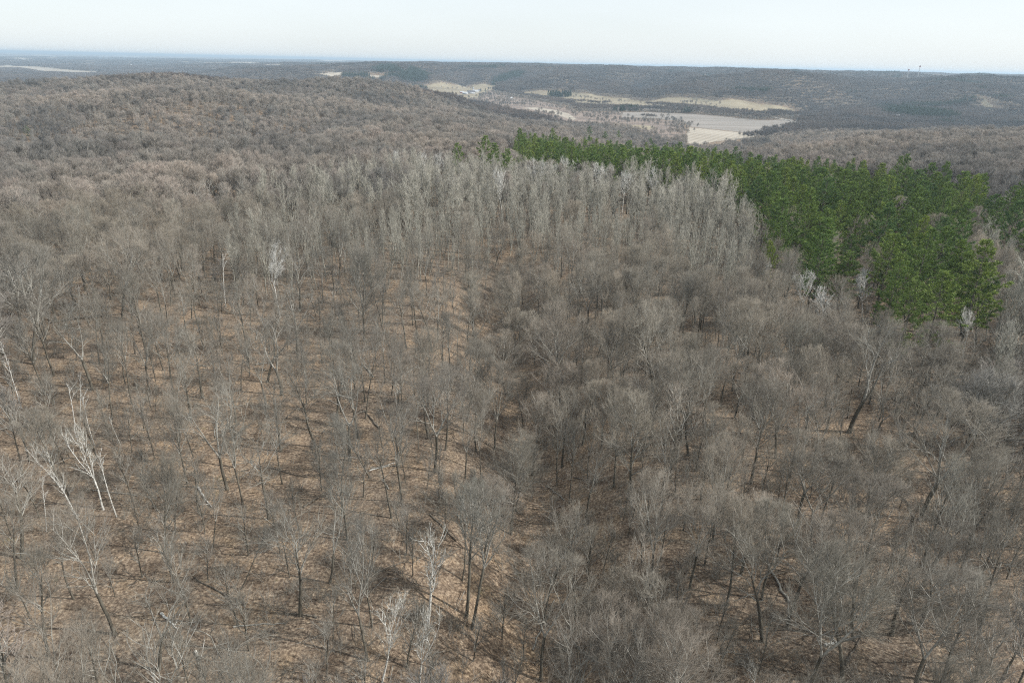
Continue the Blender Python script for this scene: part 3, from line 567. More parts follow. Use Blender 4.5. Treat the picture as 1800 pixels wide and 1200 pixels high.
for n_ in range(N):
    x, y, d = CX[n_], CY[n_], dd[n_]
    if inG[n_] and u[n_] > 0.04: continue
    if inP[n_]:
        k = 'pine_tree' if u[n_] < 0.9 else ('ash_tree' if u[n_] < 0.95 else 'maple_tree'); r = 7.3 + 3.0 * vnoise(x / 9, y / 9, 33)
        if vnoise(x / 16, y / 16, 35) < -0.31: k = 'ash_tree'
    elif inA[n_]:
        if any(abs(x * c_[1] - y * c_[0]) / math.hypot(*c_) < 3.5 and 0 < math.hypot(*c_) - d < 40 for c_ in ROW) and u[n_] > 0.1: continue
        if vnoise(x / 12, y / 12, 37) < -0.30: continue
        k = 'poplar_tree' if u[n_] < (0.86 if x > -45 else 0.5) else ('ash_tree' if u[n_] < 0.9 else ('maple_tree' if u[n_] < 0.94 else 'young_tree')); r = 3.9
    elif inC[n_]:
        k = 'ash_tree' if u[n_] < 0.42 else ('oak_tree' if u[n_] < 0.60 else ('young_tree' if u[n_] < 0.96 else 'maple_tree')); r = 6.2 if k != 'young_tree' else 4.2
    elif d < 320:
        k = 'maple_tree' if u[n_] < 0.42 else ('ash_tree' if u[n_] < 0.64 else ('oak_tree' if u[n_] < 0.76 else 'young_tree')); r = {'maple_tree': 5.7, 'oak_tree': 5.8, 'ash_tree': 4.6, 'young_tree': 3.0}[k]
        if x > 5 and not inG[n_]: r *= 0.88
    else:
        k = 'maple_tree' if u[n_] < 0.72 else ('ash_tree' if u[n_] < 0.92 else 'oak_tree'); r = 6.4
    if d < 330 and any(abs(x * c_[1] - y * c_[0]) / c_[2] < 3.2 and 2 < c_[2] - d < 22 for c_ in CLR) and k != 'young_tree': continue
    if ok(x, y, r):
        put(x, y, r); fill.append((d, k, x, y))
fill.sort(); cnt = {}; rest = []; MAXK = {'pine_tree': 215, 'maple_tree': 265, 'ash_tree': 270, 'oak_tree': 110, 'young_tree': 290, 'poplar_tree': 295}
for d, k, x, y in fill:
    azi = abs(math.atan2(x, y)); vis = azi < 0.66 + (0.12 if d < 120 else 0) and d > 45
    if vis and cnt.get(k, 0) < MAXK[k] and (d < 300 or k in ('pine_tree', 'poplar_tree') and d < 460):
        cnt[k] = cnt.get(k, 0) + 1; e = plant(k, x, y, RNG, H=RNG.uniform(23, 28) if k == 'pine_tree' and x < 150 and d > 280 else None, tilt=(RNG.normal(0, 0.035), RNG.normal(0, 0.035))); e['category'] = KCAT[k]; things.append([e, k, x, y, None])
    else: rest.append((d, k, x, y))
print('fill', cnt, 'rest', len(rest))

# labels: each remaining tree is told apart by the landmark it stands nearest to
marks = [(t[4], t[2], t[3]) for t in things if t[4]]
PH = {'maple_tree': 'broad bare maple', 'oak_tree': 'bare crooked-limbed oak', 'ash_tree': 'slim bare grey tree', 'poplar_tree': 'pale upright bare poplar', 'young_tree': 'thin young tree', 'pine_tree': 'green white pine', 'brown_pine': 'brown pine'}
ORD = 'closest;second closest;third closest;fourth closest;fifth closest;sixth closest;seventh closest;eighth closest;ninth closest;tenth closest'.split(';')
bk = {}
for t in things:
    if t[0].get('label'): continue
    best = min(range(len(marks)), key=lambda q: (marks[q][1] - t[2]) ** 2 + (marks[q][2] - t[3]) ** 2)
    dx, dy = t[2] - marks[best][1], t[3] - marks[best][2]
    side = ('right of' if dx > 0 else 'left of') if abs(dx) > abs(dy) else ('behind' if dy > 0 else 'in front of')
    bk.setdefault((best, side, t[1]), []).append((dx * dx + dy * dy, t))
for (best, side, k), L_ in bk.items():
    L_.sort(key=lambda q: q[0])
    for n_, (_, t) in enumerate(L_):
        mk = marks[best][0]; mk = mk if mk.startswith('where') else 'the ' + mk
        if n_ < len(ORD): t[0]['label'] = '%s %s %s %s' % (ORD[n_], PH[k], side, mk)
        else:
            t[0]['label'] = '%s well away %s %s' % (PH[k], {'behind': 'behind', 'in front of': 'in front of'}.get(side, 'to the ' + side), mk)
        t[0]['group'] = {'pine_tree': 'pines of the evergreen grove', 'poplar_tree': 'pale poplars in a dense stand', 'young_tree': 'young trees of the undergrowth'}.get(k, 'bare hardwoods of the near wood')
        if n_ >= len(ORD): t[0]['group'] = '%s %s %s' % (t[0]['group'], side, mk)

# ------------------------------------------------------------------ stuff: instanced masses nobody could count
def scatter(name, meshes, P, idx, rot, scl, label, cat):
    col = bpy.data.collections.new(name + '_sources')
    for q, me in enumerate(meshes):
        o = bpy.data.objects.new('%s_source_%02d' % (name, q), me); col.objects.link(o)
    me = bpy.data.meshes.new(name); n = len(P); me.vertices.add(n); me.vertices.foreach_set('co', np.asarray(P, np.float32).ravel())
    a_ = me.attributes.new('idx', 'INT', 'POINT'); a_.data.foreach_set('value', np.asarray(idx, np.int32))
    a_ = me.attributes.new('rot', 'FLOAT_VECTOR', 'POINT'); a_.data.foreach_set('vector', np.asarray(rot, np.float32).ravel())
    a_ = me.attributes.new('scl', 'FLOAT_VECTOR', 'POINT'); a_.data.foreach_set('vector', np.asarray(scl, np.float32).ravel())
    o = link(name, me); ng = bpy.data.node_groups.new(name, 'GeometryNodeTree')
    ng.interface.new_socket('Geometry', in_out='INPUT', socket_type='NodeSocketGeometry'); ng.interface.new_socket('Geometry', in_out='OUTPUT', socket_type='NodeSocketGeometry')
    gi = ng.nodes.new('NodeGroupInput'); go = ng.nodes.new('NodeGroupOutput'); ci = ng.nodes.new('GeometryNodeCollectionInfo'); ip = ng.nodes.new('GeometryNodeInstanceOnPoints')
    ci.inputs['Collection'].default_value = col; ci.inputs['Separate Children'].default_value = True; ci.inputs['Reset Children'].default_value = True
    ip.inputs['Pick Instance'].default_value = True
    def att(nm, ty):
        q = ng.nodes.new('GeometryNodeInputNamedAttribute'); q.data_type = ty; q.inputs['Name'].default_value = nm; return q.outputs['Attribute']
    ng.links.new(gi.outputs[0], ip.inputs['Points']); ng.links.new(ci.outputs[0], ip.inputs['Instance']); ng.links.new(att('idx', 'INT'), ip.inputs['Instance Index'])
    er = ng.nodes.new('FunctionNodeEulerToRotation'); ng.links.new(att('rot', 'FLOAT_VECTOR'), er.inputs[0]); ng.links.new(er.outputs[0], ip.inputs['Rotation']); ng.links.new(att('scl', 'FLOAT_VECTOR'), ip.inputs['Scale'])
    ng.links.new(ip.outputs[0], go.inputs[0]); md = o.modifiers.new('scatter', 'NODES'); md.node_group = ng
    o['kind'] = 'stuff'; o['label'] = label; o['category'] = cat; return o
def rotz(n, t=0.04): return np.stack([RNG.normal(0, t, n), RNG.normal(0, t, n), RNG.uniform(0, 6.283, n)], -1)

# mid distance trees with coarser twigs
LOD = []; LK = []
def lod(kind, v, seed, **kw):
    kk = dict(KIND[kind][1]); kk.update(kw); tg, cg = bare(seed, **kk); g = merge([(tg, {0: 0}), (cg, {0: 1, 1: 2})])
    LOD.append(g.mesh('lod_' + kind, [KIND[kind][2]] + ['mtwig' if q == 'twig' else q for q in KIND[kind][3]])); LK.append(kind)
for v in range(7): lod('maple_tree', v, 700 + v, H=16.5 + (v % 3) * 1.2, R=4.4 + (v % 4) * 0.7, nl=13, n2=7, n3=6, n4=4, thick=2.4, l3=1.7, l4=1.0, fork=2 if v % 3 == 1 else 0, trunk_n=4, cb=0.36)
for v in range(4): lod('ash_tree', v, 720 + v, n2=5, n3=4, n4=4, thick=2.0, trunk_n=4)
for v in range(3): lod('oak_tree', v, 740 + v, n2=6, n3=5, n4=3, thick=2.0, trunk_n=4)
for v in range(4): lod('poplar_tree', v, 760 + v, n2=4, n3=3, n4=3, thick=2.3, trunk_n=4)
for v in range(2): lod('young_tree', v, 780 + v, n2=3, n3=3, n4=3, thick=1.8, trunk_n=3)
for v in range(2):
    tg, cg = pine(800 + v, H=20, tufts=9, nb=7, bl=0.5, bw=0.07, cb=0.35); g = merge([(tg, {0: 0}), (cg, {0: 0, 1: 1})]); LOD.append(g.mesh('lod_pine', ['bark', 'needle'])); LK.append('pine_tree')
# hidden ground is skipped: running horizon of bare ground
NAZ = 500; AZH = np.linspace(-0.85, 0.85, NAZ); LH = np.linspace(math.log(40), math.log(14000), 700)
AA, LL = np.meshgrid(AZH, LH, indexing='ij'); DD = np.exp(LL); hx = np.sin(AA) * DD; hy = np.cos(AA) * DD; hz = zg(hx, hy)
woody = (ground_class(hx, hy) == 0) * 9.0
HOR = np.maximum.accumulate((hz + woody - CAMZ) / DD, axis=1)
def seen(x, y, top):
    d = np.hypot(x, y); a_ = np.arctan2(x, y); ia = np.clip(((a_ + 0.85) / 1.7 * (NAZ - 1)).astype(int), 0, NAZ - 1); il = np.clip(((np.log(d) - 0.03 - LH[0]) / (LH[1] - LH[0])).astype(int), 0, 699)
    return (top - CAMZ) / d > HOR[ia, il] - 1.5 / d
ids = {k: [q for q in range(len(LK)) if LK[q] == k] for k in set(LK)}
P = []; I = []
for d, k, x, y in rest: P.append((x, y)); I.append(ids[k][int(RNG.integers(len(ids[k])))])
# 640 m - 1300 m
n = 90000; az = RNG.uniform(-0.75, 0.75, n); dd = np.sqrt(RNG.uniform(640 ** 2, 1400 ** 2, n)); x = np.sin(az) * dd; y = np.cos(az) * dd
gc = ground_class(x, y); m = (gc == 0) & seen(x, y, zg(x, y) + 17); x = x[m]; y = y[m]
cell = {}
wh = ids['maple_tree'] * 2 + ids['ash_tree'] + ids['oak_tree']
for a_, b_ in zip(x, y):
    key = (int(a_ // 4), int(b_ // 4))
    if any((key[0] + i_, key[1] + j_) in cell for i_ in (-1, 0, 1) for j_ in (-1, 0, 1)): continue
    cell[key] = 1; P.append((a_, b_)); I.append(wh[int(RNG.integers(len(wh)))])
P = np.array(P); I = np.array(I); m = ~(opens(P[:, 0], P[:, 1], 15) | opens(P[:, 0], P[:, 1], 10)); P = P[m]; I = I[m]; z = zg(P[:, 0], P[:, 1]); n = len(P); s = RNG.uniform(0.8, 1.2, n) * (1 + 0.25 * vnoise(P[:, 0] / 60, P[:, 1] / 60, 77)); wx = s * RNG.uniform(0.8, 1.35, n)
print('mid trees', n)
scatter('bare_woodland', LOD, np.column_stack([P, z]), I, rotz(n, 0.06), np.stack([wx, wx, s], -1), 'bare grey-brown woodland covering the ridge and hollow behind the near trees', 'woodland')

# far canopy: patches of many simple crowns
def clump(seed, S, n, twm, kind='bare'):
    rng = np.random.default_rng(seed); g = Geo()
    for q in range(n):
        cx, cy = rng.uniform(-S / 2, S / 2, 2); H = rng.uniform(13, 18); R = rng.uniform(3.6, 5.2)
        if kind == 'bare':
            g.spikes(np.array([[cx, cy, -3.0]]), np.array([[cx, cy, H * 0.8]]), np.array([0.28]), 0)
            K = 44; u = rng.normal(0, 1, (K, 3)); u[:, 2] = np.abs(u[:, 2]) * 0.9 + 0.1; u = nrm(u); r = rng.uniform(0.25, 0.95, K)[:, None]
            c = np.array([cx, cy, H * 0.55]); p = c + u * r * [R, R, H * 0.42] * 0.85; e = p + nrm(u + [0, 0, 0.8]) * rng.uniform(1.0, 2.2, K)[:, None]
            g.blades(p, e, rng.uniform(0.14, 0.40, K), nrm(np.cross(u, nrm(rng.normal(0, 1, (K, 3))))), 1)
            t1 = nrm(np.cross(u, nrm(rng.normal(0, 1, (K, 3))))); g.blades(p, p + t1 * rng.uniform(0.6, 1.5, K)[:, None], rng.uniform(0.2, 0.5, K), nrm(np.cross(u, t1)), 1)   # blades added along the crown surface, giving it a lit and a shaded side
        else:
            H *= 1.15; g.spikes(np.array([[cx, cy, -3.0]]), np.array([[cx, cy, H]]), np.array([0.3]), 0)
            K = 110; h = rng.uniform(0.15, 1, K); a = rng.uniform(0, 6.28, K); rr = 2.9 * (1 - h) + 0.25; p = np.stack([cx + rr * 0.3 * np.cos(a), cy + rr * 0.3 * np.sin(a), h * H], -1)
            dv = np.stack([np.cos(a), np.sin(a), np.full(K, 0.15)], -1); g.blades(p, p + dv * rr[:, None] * 1.2, np.full(K, 0.55), nrm(np.cross(dv, rng.normal(0, 1, (K, 3)))), 1)
    return g.mesh('canopy', ['limb' if kind == 'bare' else 'bark', twm])
CL = [clump(q, 30, 20, 'farw') for q in range(6)]
x = []; y = []
st = 23.5; gx = np.arange(-3800, 3800, st); gy = np.arange(1000, 5400, st); GX, GY = np.meshgrid(gx, gy); GX = (GX + RNG.uniform(-5, 5, GX.shape)).ravel(); GY = (GY + RNG.uniform(-5, 5, GY.shape)).ravel()
d = np.hypot(GX, GY); a_ = np.arctan2(GX, GY); m = (np.abs(a_) < 0.74) & (d > 1390) & (d < 5300); GX = GX[m]; GY = GY[m]
gz = zg(GX, GY); gc = np.zeros(len(GX), int)
for ox, oy in ((0, 0), (11, 0), (-11, 0), (0, 11), (0, -11)): gc |= (ground_class(GX + ox, GY + oy) != 0)
m = (gc == 0) & seen(GX, GY, gz + 17); GX = GX[m]; GY = GY[m]; gz = gz[m]; n = len(GX); s = RNG.uniform(0.9, 1.12, n)
print('canopy patches', n)
CON = [wpoly(p, 14) for p in ([(655, 118), (668, 112), (690, 111), (702, 118), (700, 124), (660, 125)], [(695, 128), (715, 120), (745, 124), (752, 134), (745, 142), (705, 140)], [(865, 140), (880, 130), (905, 124), (925, 126), (915, 134), (890, 138), (870, 146)], [(600, 126), (650, 124), (700, 128), (700, 132), (600, 132)], [(1555, 190), (1580, 186), (1620, 190), (1680, 196), (1680, 202), (1600, 199), (1560, 196)])]
cm = np.any([inpoly(GX, GY, p) for p in CON], 0)
cm |= (vnoise(GX / 80, GY / 80, 91) > 0.36) & (vnoise(GX / 600, GY / 600, 93) > 0.08)
scatter('valley_woods', CL, np.column_stack([GX, GY, gz])[~cm], RNG.integers(0, 6, (~cm).sum()), rotz((~cm).sum(), 0), np.stack([s, s, s], -1)[~cm], 'hazy purple-grey leafless woods covering the hills across the valley', 'far woods')
CC = [clump(50 + q, 30, 17, 'fir', 'fir') for q in range(3)]
scatter('distant_conifers', CC, np.column_stack([GX, GY, gz])[cm], RNG.integers(0, 3, cm.sum()), rotz(cm.sum(), 0), np.stack([s, s, s], -1)[cm], 'dark evergreen stands scattered on the far wooded hills', 'conifer woods')
# beyond 5 km: bigger, sparser patches
n = 30000; a_ = RNG.uniform(-0.74, 0.74, n); d = np.exp(RNG.uniform(math.log(5250), math.log(15000), n)); x = np.sin(a_) * d; y = np.cos(a_) * d; z = zg(x, y)
m = (ground_class(x, y) == 0) & seen(x, y, z + 17); x = x[m]; y = y[m]; z = z[m]; d = d[m]; n = len(x); s = d / 5000 * 2.0; print('horizon patches', n)
scatter('horizon_woods', CL, np.column_stack([x, y, z - 2]), RNG.integers(0, 6, n), rotz(n, 0), np.stack([s, s, np.full(n, 1.0)], -1), 'blue hazy woods on the plain out to the horizon', 'horizon woods')
# valley hedges and scrub on the rough ground
rg = FP[-1][2]; xs = np.array(rg)[:, 0]; ys = np.array(rg)[:, 1]; n = 3500; x = RNG.uniform(xs.min(), xs.max(), n); y = RNG.uniform(ys.min(), ys.max(), n)
c = ground_class(x, y); m = (c == len(FP)) & (vnoise(x / 60, y / 60, 5) > -0.1) & ~opens(x, y, 8); x = x[m]; y = y[m]
def along(pts, k, wd):
    w_ = np.array([locate(*p)[:2] for p in pts]); t = RNG.uniform(0, len(pts) - 1, k); return np.interp(t, range(len(pts)), w_[:, 0]) + RNG.normal(0, wd, k), np.interp(t, range(len(pts)), w_[:, 1]) + RNG.normal(0, wd, k)
for pts, k, wd in (([(1040, 190), (1128, 193), (1183, 197), (1250, 201), (1300, 204)], 150, 9), ([(1205, 194), (1250, 197), (1295, 201)], 40, 12), ([(1315, 206), (1348, 211)], 45, 13), ([(1385, 209), (1400, 213), (1440, 206)], 60, 14),
                   ([(1148, 190), (1150, 187)], 8, 8), ([(1195, 180), (1225, 186), (1260, 188)], 24, 10), ([(780, 152), (830, 158)], 14, 22), ([(860, 168), (960, 178)], 60, 16), ([(1160, 208), (1195, 222), (1205, 240)], 70, 14), ([(970, 174), (1040, 176), (1120, 182)], 30, 8)):
    a_, b_ = along(pts, k, wd); x = np.concatenate([x, a_]); y = np.concatenate([y, b_])
n = len(x); s = RNG.uniform(0.45, 0.85, n)
scatter('valley_scrub', [LOD[q] for q in ids['maple_tree'][:4]], np.column_stack([x, y, zg(x, y)]), RNG.integers(0, 4, n), rotz(n), np.stack([s, s, s], -1), 'bare grey scrub and hedgerow trees along the valley fields', 'hedgerow scrub')
# spruce block on the meadow and the single spruce beside it: countable, one object each
tg, cg = pine(990, H=18, W=4.2, cb=0.06, gap=0.9, tufts=8, nb=5, bl=0.9, bw=0.22, cone=1.0); SP = (tg.mesh('spruce_trunk', ['bark']), cg.mesh('spruce_crown', ['bark', 'fir']))
def spruce(x, y, s, label, group=None):
    e = bpy.data.objects.new('spruce_tree', None); C.objects.link(e); e.location = (x, y, float(zg(x, y))); e.scale = (s, s, s); e.rotation_euler = (0, 0, RNG.random() * 6)
    link('trunk', SP[0], e); link('crown', SP[1], e); e['label'] = label; e['category'] = 'spruce'
    if group: e['group'] = group
bl = wpoly([(962, 170), (1003, 172), (1004, 168), (966, 165)]); bx = np.array(bl); pts = []
cx, cy = bx.mean(0)
for q in range(190):
    x = RNG.uniform(bx[:, 0].min(), bx[:, 0].max()); y = cy + RNG.uniform(-45, 45)
    if ((x - cx) / (0.55 * np.ptp(bx[:, 0]))) ** 2 + ((y - cy) / 50) ** 2 < RNG.uniform(0.6, 1.0) and all((x - a_) ** 2 + (y - b_) ** 2 > 34 for a_, b_ in pts): pts.append((x, y))
for x, y in pts: spruce(x, y, RNG.uniform(0.75, 1.4), 'dark spruce in the square block on the tan meadow', 'spruces of the block on the meadow')
x, y, _ = locate(935, 170); spruce(x, y, 0.95, 'single dark spruce standing alone left of the spruce block')
for a_, b_, lab in ((845, 162, 'dark evergreen behind the farm buildings'), (853, 161, 'dark evergreen right of the farm buildings'), (795, 167, 'small dark evergreen left of the farm')):
    x, y, _ = locate(a_, b_); spruce(x, y, 0.8, lab)

# undergrowth near the camera
def shrub(seed, H=2.4):
    rng = np.random.default_rng(seed); g = Geo(); K = 9
    for q in range(K):
        a = rng.random() * 6.28; t = rng.uniform(0.1, 0.7); Pp = path(rng, (rng.normal(0, 0.25), rng.normal(0, 0.25), -0.1), (math.cos(a) * t, math.sin(a) * t, 1), H * rng.uniform(0.6, 1.1), 4, 0.12)
        g.tube(Pp, np.linspace(0.018, 0.008, 5), 3, 0)
        S = [np.concatenate(at(Pp, rng.uniform(0.2, 1))) for _ in range(12)]; S = np.array(S); p = S[:, :3]; d = nrm(S[:, 3:] + rng.normal(0, 0.5, (12, 3)))
        g.spikes(p, p + d * rng.uniform(0.4, 1.0, 12)[:, None], np.full(12, 0.009), 1)
    return g.mesh('shrub', ['limb', 'twig'])
def sticks(seed):
    rng = np.random.default_rng(seed); g = Geo()
    for q in range(14):
        a = rng.random() * 3.14; p = np.array([rng.uniform(-3, 3), rng.uniform(-3, 3), 0.06]); L = rng.uniform(0.6, 3.4) * rng.uniform(0.4, 1)
        g.tube(path(rng, p, (math.cos(a), math.sin(a), 0.02), L, 3, 0.12), np.linspace(0.012 + L * 0.012, 0.01, 4), 3, int(rng.random() < 0.22))
    return g.mesh('sticks', ['log', 'limb'])
n = 11000; az = RNG.uniform(-0.78, 0.78, n); dd = np.sqrt(RNG.uniform(42 ** 2, 300 ** 2, n)); x = np.sin(az) * dd; y = np.cos(az) * dd
m = (vnoise(x / 22, y / 22, 61) + 0.35 * RNG.random(n) > np.where(inpoly(x, y, ZC), 0.2, -0.22)); x = x[m]; y = y[m]; n = len(x); s = RNG.uniform(0.5, 1.5, n)
scatter('undergrowth', [shrub(q) for q in range(4)], np.column_stack([x, y, zg(x, y)]), RNG.integers(0, 4, n), rotz(n), np.stack([s, s, s], -1), 'thin leafless undergrowth scattered over the leaf litter', 'undergrowth')
n = 2600; az = RNG.uniform(-0.78, 0.78, n); dd = np.sqrt(RNG.uniform(42 ** 2, 300 ** 2, n)); x = np.sin(az) * dd; y = np.cos(az) * dd; s = RNG.uniform(0.6, 1.4, n)
scatter('fallen_sticks', [sticks(q) for q in range(4)], np.column_stack([x, y, zg(x, y)]), RNG.integers(0, 4, n), rotz(n, 0.02), np.stack([s, s, s], -1), 'broken sticks and branches littering the forest floor', 'fallen sticks')

# fallen logs
def log(p0, p1, r, m_, label, gap=False, broken=0):
    a_ = np.array(locate(*p0) if len(p0) == 2 else p0); b_ = np.array(locate(*p1) if len(p1) == 2 else p1); L = np.linalg.norm(b_ - a_); rng = np.random.default_rng(int(abs(p0[0] * 7 + p0[1]) * 13)); g = Geo(); k = 10
    t = np.linspace(0, 1, k)[:, None]; Pw = a_ * (1 - t) + b_ * t; Pw[:, :2] += rng.normal(0, 0.012 * L, (k, 2)); Pw[:, 2] = zg(Pw[:, 0], Pw[:, 1]) + r * 0.75; ctr_ = Pw.mean(0); Pl = Pw - ctr_
    R_ = np.linspace(r, r * 0.45, k)
    if broken:
        for q in range(broken):
            i0 = int(q * (k - 1) / broken); i1 = int((q + 0.75) * (k - 1) / broken) + 1; g.tube(Pl[i0:i1 + 1], R_[i0:i1 + 1], 6, 0)
    else:
        g.tube(Pl, R_, 7, 0)
        for q in (0, -1):
            s_ = 1 if q else -1; g.spikes(Pl[q:][:1] if q else Pl[:1], (Pl[q] + (Pl[q] - Pl[q - 1 if q else 1]) * 0.05)[None], np.array([R_[q]]), 0)
    o = link('fallen_log', g.mesh('fallen_log', [m_], True)); o.location = ctr_; o['label'] = label; o['category'] = 'fallen log'
    for q in range(3 if not broken else 1):
        i0 = int(rng.integers(2, k - 1)); a = rng.random() * 6.28; d = nrm(np.array([math.cos(a), math.sin(a), 0.5])); h = Geo(); h.tube(path(rng, Pl[i0], d, rng.uniform(1, 2.6), 3, 0.15), np.linspace(r * 0.3, 0.02, 4), 4, 0)
        link('branch_stub', h.mesh('branch_stub', [m_]), o)
for args in [((1543, 828), (1600, 893), 0.28, 'log', 'thick dark fallen log slanting below the slim leaning tree'), ((1598, 762), (1645, 790), 0.34, 'log', 'black fallen log behind the slim leaning tree'),
             ((1003, 1127), (1052, 1170), 0.17, 'limb', 'pale curved fallen trunk in the lower centre'), ((865, 572), (903, 547), 0.13, 'limb', 'thin straight log lying in the leafy draw'),
             ((92, 568), (212, 553), 0.3, 'log', 'long dark log lying across the left leaf floor'), ((648, 828), (702, 812), 0.1, 'wbark', 'pale bleached stick left of the large round maple'),
             ((1275, 865), (1222, 812), 0.16, 'log', 'dark log on the shaded slope'), ((716, 656), (732, 645), 0.12, 'wbark', 'short pale log below the mossy patch'),
             ((1450, 1135), (1478, 1128), 0.2, 'wbark', 'short bleached log in the right foreground'), ((1640, 905), (1662, 935), 0.14, 'log', 'short dark log right of the wide grey crown'),
             ((470, 822), (540, 840), 0.12, 'log', 'thin dark log on open leaf litter left of centre'), ((755, 905), (800, 950), 0.15, 'log', 'dark leaning log above the tallest foreground birch'),
             ((590, 540), (625, 532), 0.16, 'log', 'grey log on the open floor below the poplars'), ((1010, 840), (1040, 846), 0.14, 'log', 'short grey log in the shaded centre')]: log(*args)
log((346, 856), (372, 892), 0.2, 'wbark', 'white birch log broken in pieces on the orange leaf litter', broken=4)
log((283, 1078), (312, 1106), 0.16, 'wbark', 'white birch log in pieces under the spreading oak', broken=5)
log((344, 1146), (353, 1162), 0.18, 'wbark', 'small white broken log near the bottom left', broken=2)

fl = {}
for q in range(46):                           # smaller deadfall through the near wood
    a_ = RNG.uniform(-0.62, 0.62); d = math.sqrt(RNG.uniform(62 ** 2, 190 ** 2)); x, y = math.sin(a_) * d, math.cos(a_) * d; h_ = RNG.random() * 3.14; L = RNG.uniform(3.5, 10); x2, y2 = x + math.cos(h_) * L, y + math.sin(h_) * L
    best = min(range(len(marks)), key=lambda k: (marks[k][1] - x) ** 2 + (marks[k][2] - y) ** 2); dx, dy = x - marks[best][1], y - marks[best][2]
    side = ('right of' if dx > 0 else 'left of') if abs(dx) > abs(dy) else ('behind' if dy > 0 else 'in front of'); pale = bool(RNG.random() < 0.3)
    fl.setdefault((best, side, pale), []).append((dx * dx + dy * dy, (x, y, float(zg(x, y))), (x2, y2, float(zg(x2, y2))), RNG.uniform(0.09, 0.22)))
for (best, side, pale), L_ in fl.items():
    for n_, (_, a_, b_, r_) in enumerate(sorted(L_)):
        log(a_, b_, r_, 'limb' if pale else 'log', '%s %s fallen log %s the %s' % (ORD[n_], 'pale grey' if pale else 'small dark', side, marks[best][0]))
for o in C.objects:
    if o.name.startswith('fallen_log') and 'closest' in o.get('label', ''): o['group'] = 'small fallen logs on the forest floor'

# stumps / broken standing snags
def snag(base, H, r, label, m_='log'):
    x, y, z = locate(*base); rng = np.random.default_rng(int(base[0])); g = Geo(); Pp = path(rng, (0, 0, -0.3), (rng.normal(0, 0.12), rng.normal(0, 0.1), 1), H, 6, 0.05); g.tube(Pp, np.linspace(r * 1.3, r * 0.7, 7), 7, 0)
    g.spikes(Pp[-1:] + [0.05, 0, -0.1], Pp[-1:] + [0.1, 0, 0.7], np.array([r * 0.6]), 0); o = link('broken_snag', g.mesh('broken_snag', [m_], True)); o.location = (x, y, z); o['label'] = label; o['category'] = 'snag'
    h = Geo(); h.tube(path(rng, Pp[4], (0.8, 0.2, 0.5), 1.1, 3, 0.1), np.linspace(r * 0.3, 0.03, 4), 4, 0); link('branch_stub', h.mesh('branch_stub', [m_]), o)
for b_, H, r, lab in (((1733, 795), 4.0, 0.34, 'charred-looking broken stump at right, its top snapped off'), ((1590, 960), 6.5, 0.4, 'thick dark snapped trunk in front of the wide grey crown'), ((238, 622), 3.4, 0.2, 'snapped trunk beside the stout old oak'), ((600, 470), 5, 0.2, 'broken grey trunk under the poplars')): snag(b_, H, r, lab)

# ------------------------------------------------------------------ far buildings and masts
def building(px, py, W, D, Hh, rz, wallm, roofm, label, cat='house', name='farm_house', windows=3):
    x, y, z = locate(px, py); e = bpy.data.objects.new(name, None); C.objects.link(e); e.location = (x, y, z); e.rotation_euler = (0, 0, rz); e['label'] = label; e['category'] = cat
    g = Geo(); g.box(-W / 2, -D / 2, -2, W / 2, D / 2, Hh); v = [(-W / 2, -D / 2, Hh), (-W / 2, D / 2, Hh), (-W / 2, 0, Hh + D * 0.36), (W / 2, -D / 2, Hh), (W / 2, D / 2, Hh), (W / 2, 0, Hh + D * 0.36)]
    g.add(v, [(0, 1, 2), (3, 5, 4)], 0); link('wall', g.mesh('wall', [wallm]), e)
    g = Geo(); o_ = 0.5; r_ = D * 0.36
    for s_ in (-1, 1):
        p = [(-W / 2 - o_, s_ * (D / 2 + o_), Hh - 0.35), (W / 2 + o_, s_ * (D / 2 + o_), Hh - 0.35), (W / 2 + o_, 0, Hh + r_ + 0.05), (-W / 2 - o_, 0, Hh + r_ + 0.05)]; p += [(a_, b_, c_ + 0.25) for a_, b_, c_ in p]
        g.add(p, [t for q in ((0, 1, 2, 3), (4, 5, 6, 7), (0, 1, 5, 4), (2, 3, 7, 6), (0, 3, 7, 4), (1, 2, 6, 5)) for t in ((q[0], q[1], q[2]), (q[0], q[2], q[3]))], 0)
    link('roof', g.mesh('roof', [roofm]), e)
    for q in range(windows):
        xx = -W / 2 + W * (q + 0.7) / (windows + 0.6); g = Geo(); g.box(xx - 0.6, -D / 2 - 0.05, 1.2, xx + 0.6, -D / 2 + 0.1, 2.7); link('window', g.mesh('window', ['glass']), e)
    g = Geo(); g.box(W / 2 - 1.9, -D / 2 - 0.06, -0.5, W / 2 - 0.8, -D / 2 + 0.1, 2.2); link('door', g.mesh('door', ['grey']), e)
building(828, 165, 30, 14, 7, 0.3, 'grey', 'roof', 'long grey barn in the middle of the valley farm', 'barn', 'barn')
building(836, 163, 24, 12, 6, 0.1, 'white', 'tin', 'white barn with pale roof at the right of the farm', 'barn', 'barn')
building(818, 166, 20, 11, 5, -0.4, 'grey', 'tin', 'low shed with pale roof left of the long grey barn', 'shed', 'shed')
building(843, 161, 13, 9, 5.5, 0.2, 'white', 'roof', 'white farmhouse at the right end of the valley farm')
building(812, 164, 16, 9, 4, 0.5, 'red', 'tin', 'small red shed at the left end of the farm', 'shed', 'shed')
building(897, 175, 16, 9, 4.5, 0.2, 'white', 'tin', 'white shed between bare trees right of the farm', 'shed', 'shed')
x, y, z = locate(832, 161); g = Geo(); g.tube([(0, 0, -1), (0, 0, 14)], [3, 3], 16, 0); o = link('silo', g.mesh('silo', ['grey'], False)); o.location = (x, y, z); o['label'] = 'grey round silo behind the farm barns'; o['category'] = 'silo'
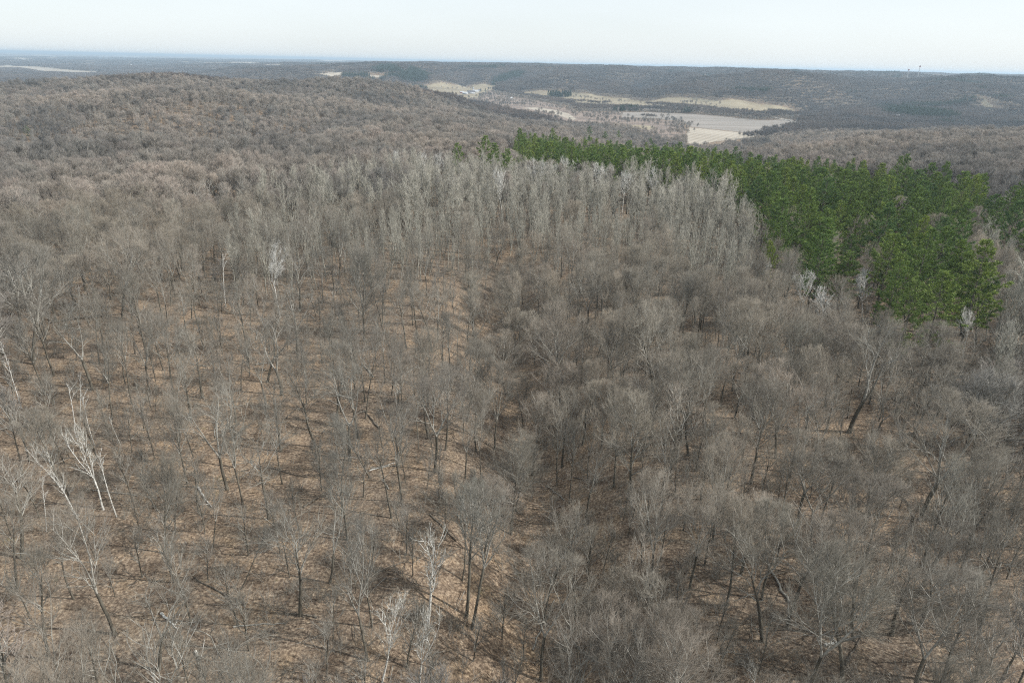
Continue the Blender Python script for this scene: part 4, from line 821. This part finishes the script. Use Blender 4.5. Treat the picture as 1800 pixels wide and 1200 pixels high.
h = Geo(); h.tube([(0, 0, 14), (0, 0, 15.5), (0, 0, 16.3)], [3.1, 2.2, 0.1], 16, 0); link('dome', h.mesh('dome', ['tin']), o)
building(1583, 209, 26, 12, 6, 0.0, 'white', 'tin', 'white building among bare trees in the right valley', 'house', 'farm_house')
building(1576, 207, 14, 9, 5, 0.5, 'grey', 'roof', 'grey shed left of the white building', 'shed', 'shed')
for q in range(16):
    px = 222 + q * 4.4 + RNG.uniform(-1.5, 1.5); building(px, 113.5 + RNG.uniform(-2.5, 2.5), RNG.uniform(14, 30), RNG.uniform(10, 14), RNG.uniform(4, 7), RNG.uniform(-0.5, 0.5), 'white', 'tin' if q % 3 else 'roof', 'white building of the distant village at far left', 'building', 'village_building', 2)
    bpy.context.scene.collection.objects[-1] if False else None
for o in list(C.objects):
    if o.name.startswith('village_building'): o['group'] = 'buildings of the distant village'
def mast(px, ptop, d, label, tank=False):
    v = ray(px, ptop); hd = math.hypot(v[0], v[1]); x, y = v[0] / hd * d, v[1] / hd * d; z0 = float(zg(x, y)); H = CAMZ + v[2] / hd * d - z0
    g = Geo(); g.tube([(0, 0, -5), (0, 0, H)], [1.8, 1.1], 4, 0); o = link('radio_mast', g.mesh('radio_mast', ['grey'])); o.location = (x, y, z0); o['label'] = label; o['category'] = 'mast'
    h = Geo(); h.tube([(0, 0, H - 9), (0, 0, H - 3)], [4, 4], 8, 0); link('antenna', h.mesh('antenna', ['red']), o)
mast(1598, 121, 4300, 'short thin mast on the skyline at right'); mast(1618, 115, 4300, 'taller thin mast on the skyline at right')

# ------------------------------------------------------------------ haze
g = Geo(); g.box(-72000, -72000, -140, 72000, 72000, 92); o = link('haze', g.mesh('haze', []))
hm = bpy.data.materials.new('haze'); hm.use_nodes = True; hn = hm.node_tree; hn.nodes.clear(); ho = hn.nodes.new('ShaderNodeOutputMaterial'); pv = hn.nodes.new('ShaderNodeVolumePrincipled')
pv.inputs['Color'].default_value = (0.66, 0.84, 1.0, 1); pv.inputs['Density'].default_value = HAZE_DENSITY; pv.inputs['Anisotropy'].default_value = 0.2
hn.links.new(pv.outputs[0], ho.inputs['Volume']); o.data.materials.clear(); o.data.materials.append(hm); o['kind'] = 'stuff'; o['label'] = 'thin pale blue haze over the distant valley and plain'; o['category'] = 'haze'
